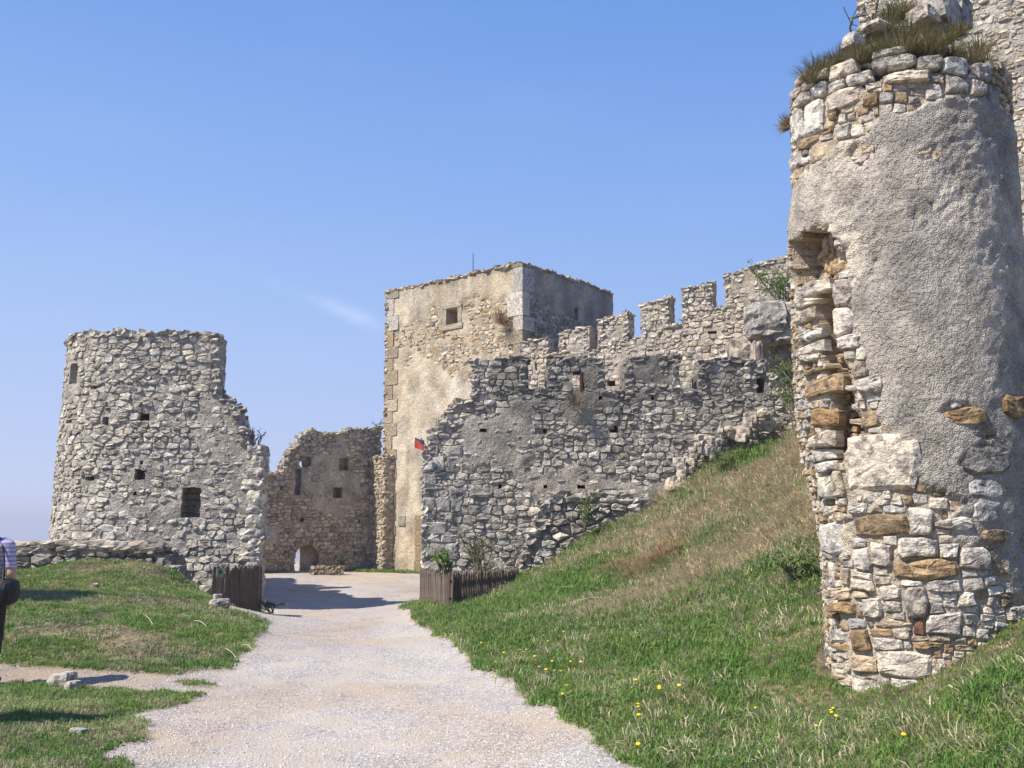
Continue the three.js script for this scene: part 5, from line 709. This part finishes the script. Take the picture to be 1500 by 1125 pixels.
// a young tree left of the frame: its shadow lies on the mound
{ const x = -9.15, z = -14.6, y = H(x, z), r = rng(830), base = new THREE.Vector3(x, y, z), g = thing('young_tree', 'young round crowned tree whose shadow falls on the mound', 'tree', base);
  part(g, 'trunk', new THREE.TubeGeometry(new THREE.CatmullRomCurve3([base.clone().setY(y - .1), new THREE.Vector3(x + .05, y + 1.4, z), new THREE.Vector3(x, y + 3, z)]), 10, .045, 7), mat({ color: new THREE.Color().setRGB(.15, .12, .09) }));
  const P = [], C = [], I = []; for (let i = 0; i < 4200; i++) { const d = new THREE.Vector3(r() - .5, r() - .5, r() - .5).normalize().multiplyScalar(Math.cbrt(r()) * (.62 + .12 * noise3(i * .37, 1, 2))), c = near(r, [.13, .2, .05], .25), o = P.length / 3, q = new THREE.Quaternion().setFromEuler(new THREE.Euler(r() * 6, r() * 6, r() * 6)); for (const [a, b] of [[0, 0], [.025, .04], [0, .085], [-.025, .04]]) { const v = new THREE.Vector3(a, b, 0).applyQuaternion(q); P.push(x + d.x + v.x, y + 2.95 + d.y + v.y, z + d.z + v.z); C.push(...c); } I.push(o, o + 1, o + 2, o, o + 2, o + 3); }
  const c = new THREE.BufferGeometry(); c.setAttribute('position', new THREE.Float32BufferAttribute(P, 3)); c.setAttribute('color', new THREE.Float32BufferAttribute(C, 3)); c.setIndex(I); c.computeVertexNormals(); part(g, 'crown', c, tuftMat); shade(g); }
// pale dry stalks lying on the grass, boulders by the path
{
  const r = rng(901), st = mat({ color: new THREE.Color().setRGB(.60, .53, .38) });
  const hit = (x, y, up = .02) => { const rr = ray(x, y); let D = 4; for (; D < 24; D += .03) if (EYE + rr.ay * D < H(rr.ax * D, -D) + up) break; return new THREE.Vector3(rr.ax * D, H(rr.ax * D, -D) + up, -D); };
  for (const [a, b, l] of [[[210, 900], [226, 919], 'pale dry stalk arching on the mound'], [[330, 950], [348, 968], 'pale dry stalk lying at the edge of the mound by the gravel'], [[285, 910], [303, 918], 'thin dry stalk half hidden in the mound grass'], [[784, 865], [852, 859], 'long pale stick lying on the grass below the wall footing'], [[355, 945], [370, 951], 'short dry stalk near the mound corner'], [[838, 882], [895, 875], 'pale twig lying across the slope']]) { const p = hit(...a), q = hit(...b), m = p.clone().lerp(q, .5); m.y += .025; solo('dry_stalk', new THREE.TubeGeometry(new THREE.CatmullRomCurve3([p, m, q]), 10, .004, 5), st, l, 'stalk'); }
  for (const [x, y, w, h, l] of [[303, 866, .24, .2, 'round whitish boulder at the tower foot beside the dark fence'], [322, 884, .3, .14, 'flat pale stone half buried before the dark fence'], [318, 878, .16, .14, 'small pale stone beside the flat one before the dark fence'], [92, 1000, .24, .16, 'rough whitish boulder embedded at the edge of the grass patch'], [107, 1006, .16, .1, 'lower pale rock next to the embedded boulder'], [115, 1072, .12, .05, 'small white stone lying in the grass patch'], [140, 856, .1, .06, 'tiny pale stone on the mound grass']]) { const p = hit(x, y + 4, 0); solo('boulder', lumpAt(r, p.add(new THREE.Vector3(0, h * .28, 0)), w, h, w * .8, r() * 3, near(r, [.58, .53, .47], .08, .05), 1), M.stoneFine, l, 'boulder'); }
}

// ---------- people ----------
function field(bones, k, lo, hi, res, clip) {
  const mc = new MarchingCubes(res, new THREE.MeshBasicMaterial(), false, false, 200000), s = [hi[0] - lo[0], hi[1] - lo[1], hi[2] - lo[2]]; mc.isolation = 0;
  for (let z = 0; z < res; z++) for (let y = 0; y < res; y++) for (let x = 0; x < res; x++) {
    const px = lo[0] + s[0] * x / res, py = lo[1] + s[1] * y / res, pz = lo[2] + s[2] * z / res; let d = 9;
    for (const b of bones) { const [ax, ay, az, ar, bx, by, bz, brr] = b, dx = bx - ax, dy = by - ay, dz = bz - az, L = dx * dx + dy * dy + dz * dz, t = L ? clamp(((px - ax) * dx + (py - ay) * dy + (pz - az) * dz) / L) : 0, e = Math.hypot(px - ax - dx * t, py - ay - dy * t, (pz - az - dz * t) * (b[8] || 1)) - mix(ar, brr, t), h = clamp(.5 + .5 * (d - e) / k); d = mix(d, e, h) - k * h * (1 - h); }
    if (clip) d = Math.max(d, clip(px, py, pz)); mc.field[x + y * res + z * res * res] = -d;
  }
  mc.update(); const n = mc.count, P = new Float32Array(n * 3); for (let i = 0; i < n; i++) for (let a = 0; a < 3; a++) P[i * 3 + a] = lo[a] + (mc.positionArray[i * 3 + a] + 1) / 2 * s[a];
  let g = new THREE.BufferGeometry(); g.setAttribute('position', new THREE.BufferAttribute(P, 3)); g = mergeVertices(g, 1e-4); g.computeVertexNormals(); return g;
}
{
  const arm = s => [[.165 * s, 1.35, 0, .052, .215 * s, 1.08, .02, .042], [.215 * s, 1.08, .02, .042, .2 * s, .87, -.06, .03]];
  const leg = s => [[.085 * s, .86, 0, .088, .09 * s, .47, -.01, .056], [.09 * s, .47, -.01, .056, .09 * s, .09, .02, .037], [.09 * s, .05, .03, .036, .1 * s, .035, -.12, .028]];
  const hand = s => { const o = [[.2 * s, .87, -.06, .03, .195 * s, .79, -.085, .033]]; for (let i = 0; i < 4; i++) { const z = -.112 + i * .019, l = [.055, .065, .06, .045][i]; o.push([.195 * s, .785, z, .010, .188 * s, .785 - l * .6, z - .008, .009], [.188 * s, .785 - l * .6, z - .008, .009, .174 * s, .785 - l * 1.15, z - .006, .008]); } o.push([.195 * s, .84, -.095, .013, .18 * s, .795, -.135, .010], [.18 * s, .795, -.135, .010, .172 * s, .765, -.14, .009]); return o; };
  const torso = [[0, 1.28, 0, .115, 0, 1.05, 0, .105, 1.15], [-.11, 1.36, 0, .06, .11, 1.36, 0, .06], [-.06, .9, 0, .115, .06, .9, 0, .115, 1.05], [0, 1.36, 0, .055, -.06, 1.48, -.01, .05]];
  const lean = l => l.map(b => { const c = b.slice(); c[0] -= .09; c[4] -= .09; return c; });
  const head = lean([[0, 1.56, -.01, .085, 0, 1.6, .01, .092], [0, 1.5, -.045, .05, 0, 1.55, -.055, .06], [0, 1.555, -.1, .012, 0, 1.53, -.118, .014], [-.09, 1.555, 0, .015, -.09, 1.535, 0, .012], [.09, 1.555, 0, .015, .09, 1.535, 0, .012]]);
  const body = field([...torso, ...head, ...arm(1), ...arm(-1), ...leg(1), ...leg(-1)], .03, [-.34, -.02, -.3], [.34, 1.74, .3], 110);
  const hb = [1, -1].map(s => field(hand(s), .008, [s > 0 ? .14 : -.26, .68, -.2], [s > 0 ? .26 : -.14, .9, 0], 44));
  const bodyG = mergeGeometries([body, ...hb]);
  const fat = (l, d) => l.map(b => { const c = b.slice(); c[3] += d; c[7] += d; return c; });
  const shirt = field(fat([...torso.slice(0, 3), ...arm(1).slice(0, 1), ...arm(-1).slice(0, 1)], .014), .035, [-.34, .8, -.25], [.34, 1.5, .25], 80, (x, y, z) => Math.max(.86 - y, y - 1.43, Math.abs(x) > .15 ? 1.14 - y : -1));
  const trousers = field(fat([[-.06, .9, 0, .115, .06, .9, 0, .115, 1.05], ...leg(1).slice(0, 2), ...leg(-1).slice(0, 2)], .017), .03, [-.3, .1, -.25], [.3, 1.05, .25], 80, (x, y) => Math.max(.28 - y, y - .96));
  const shoes = [1, -1].map(s => field(fat([leg(s)[2], [.09 * s, .05, .03, .036, .09 * s, .06, .03, .036]], .01), .02, [s > 0 ? 0 : -.2, -.02, -.22], [s > 0 ? .2 : 0, .16, .14], 36, (x, y) => Math.max(-y, y - .1)));
  const hair = field(lean([[0, 1.6, .025, .1, 0, 1.63, 0, .098], [0, 1.5, .05, .07, 0, 1.58, .045, .085]]), .03, [-.3, 1.35, -.2], [.1, 1.8, .25], 44, (x, y, z) => Math.max(-.045 - z - (y > 1.62 ? .05 : 0), 1.44 - y));
  const sk = mat({ color: new THREE.Color().setRGB(.50, .31, .22), roughness: .6 }), eye = mat({ color: new THREE.Color().setRGB(.05, .035, .03), roughness: .3 }), hr = mat({ color: new THREE.Color().setRGB(.09, .055, .035), roughness: .7 }), blk = mat({ color: new THREE.Color().setRGB(.016, .015, .018), roughness: .75 });
  // striped cloth
  const stripe = g => { const p = g.attributes.position, c = []; for (let i = 0; i < p.count; i++) { const t = Math.sin(p.getY(i) * 150) > .1; c.push(...(t ? [.62, .56, .66] : [.34, .27, .46])); } g.setAttribute('color', new THREE.Float32BufferAttribute(c, 3)); return g; };
  const shirtM = mat({ vertexColors: true, roughness: .9 });
  const lower = new THREE.BoxGeometry(.006, .006, .006);
  function person(label, pos, turn) {
    const o = thing('person', label, 'person', pos); const add = (n, g, m, par = o) => { const q = new THREE.Mesh(g, m); q.name = n; par.add(q); return q; };
    const b = add('body', bodyG, sk); for (const s of [-1, 1]) { const e = add('eye', new THREE.SphereGeometry(.011, 8, 6), eye, b); e.position.set(s * .033 - .09, 1.575, -.083); } const mo = add('mouth', new THREE.SphereGeometry(.02, 8, 5).scale(1, .25, .4), mat({ color: new THREE.Color().setRGB(.4, .15, .13) }), b); mo.position.set(-.09, 1.497, -.094);
    add('shirt', stripe(shirt), shirtM); add('trousers', trousers, blk); shoes.forEach(g => add('shoe', g, blk)); add('hair', hair, hr);
    o.rotation.y = turn; return shade(o);
  }
  const P0 = new THREE.Vector3(-5.205, 0, -10.35); P0.y = H(P0.x, P0.z) - .005;
  person('person in a striped lilac shirt and dark cropped trousers standing on the path', P0, .15);
  const bag = thing('handbag', 'black shoulder bag hanging at the side of the person in the striped shirt', 'bag', P0.clone().add(new THREE.Vector3(.2, .8, .02)));
  const bg = rockGeo(55, 8, .7, .03).scale(.17, .24, .3).translate(bag.position.x, bag.position.y + .1, bag.position.z); part(bag, 'pouch', bg, blk);
  const c = bag.position; for (const dz of [-.07, .08]) part(bag, 'strap', new THREE.TubeGeometry(new THREE.CatmullRomCurve3([new THREE.Vector3(c.x, c.y + .2, c.z + dz), new THREE.Vector3(c.x - .02, c.y + .42, c.z + dz * .7), new THREE.Vector3(c.x - .1, c.y + .625, c.z - .02 + dz * .2), new THREE.Vector3(c.x - .14, c.y + .6, c.z - .05)]), 16, .011, 6), blk);
  shade(bag);
  person('person whose shadow falls on the grass patch by the boulder', new THREE.Vector3(-4.38, H(-4.38, -7.95), -7.95), -.6);
}
console.log(report.join('\n'));
renderer.render(scene, camera);
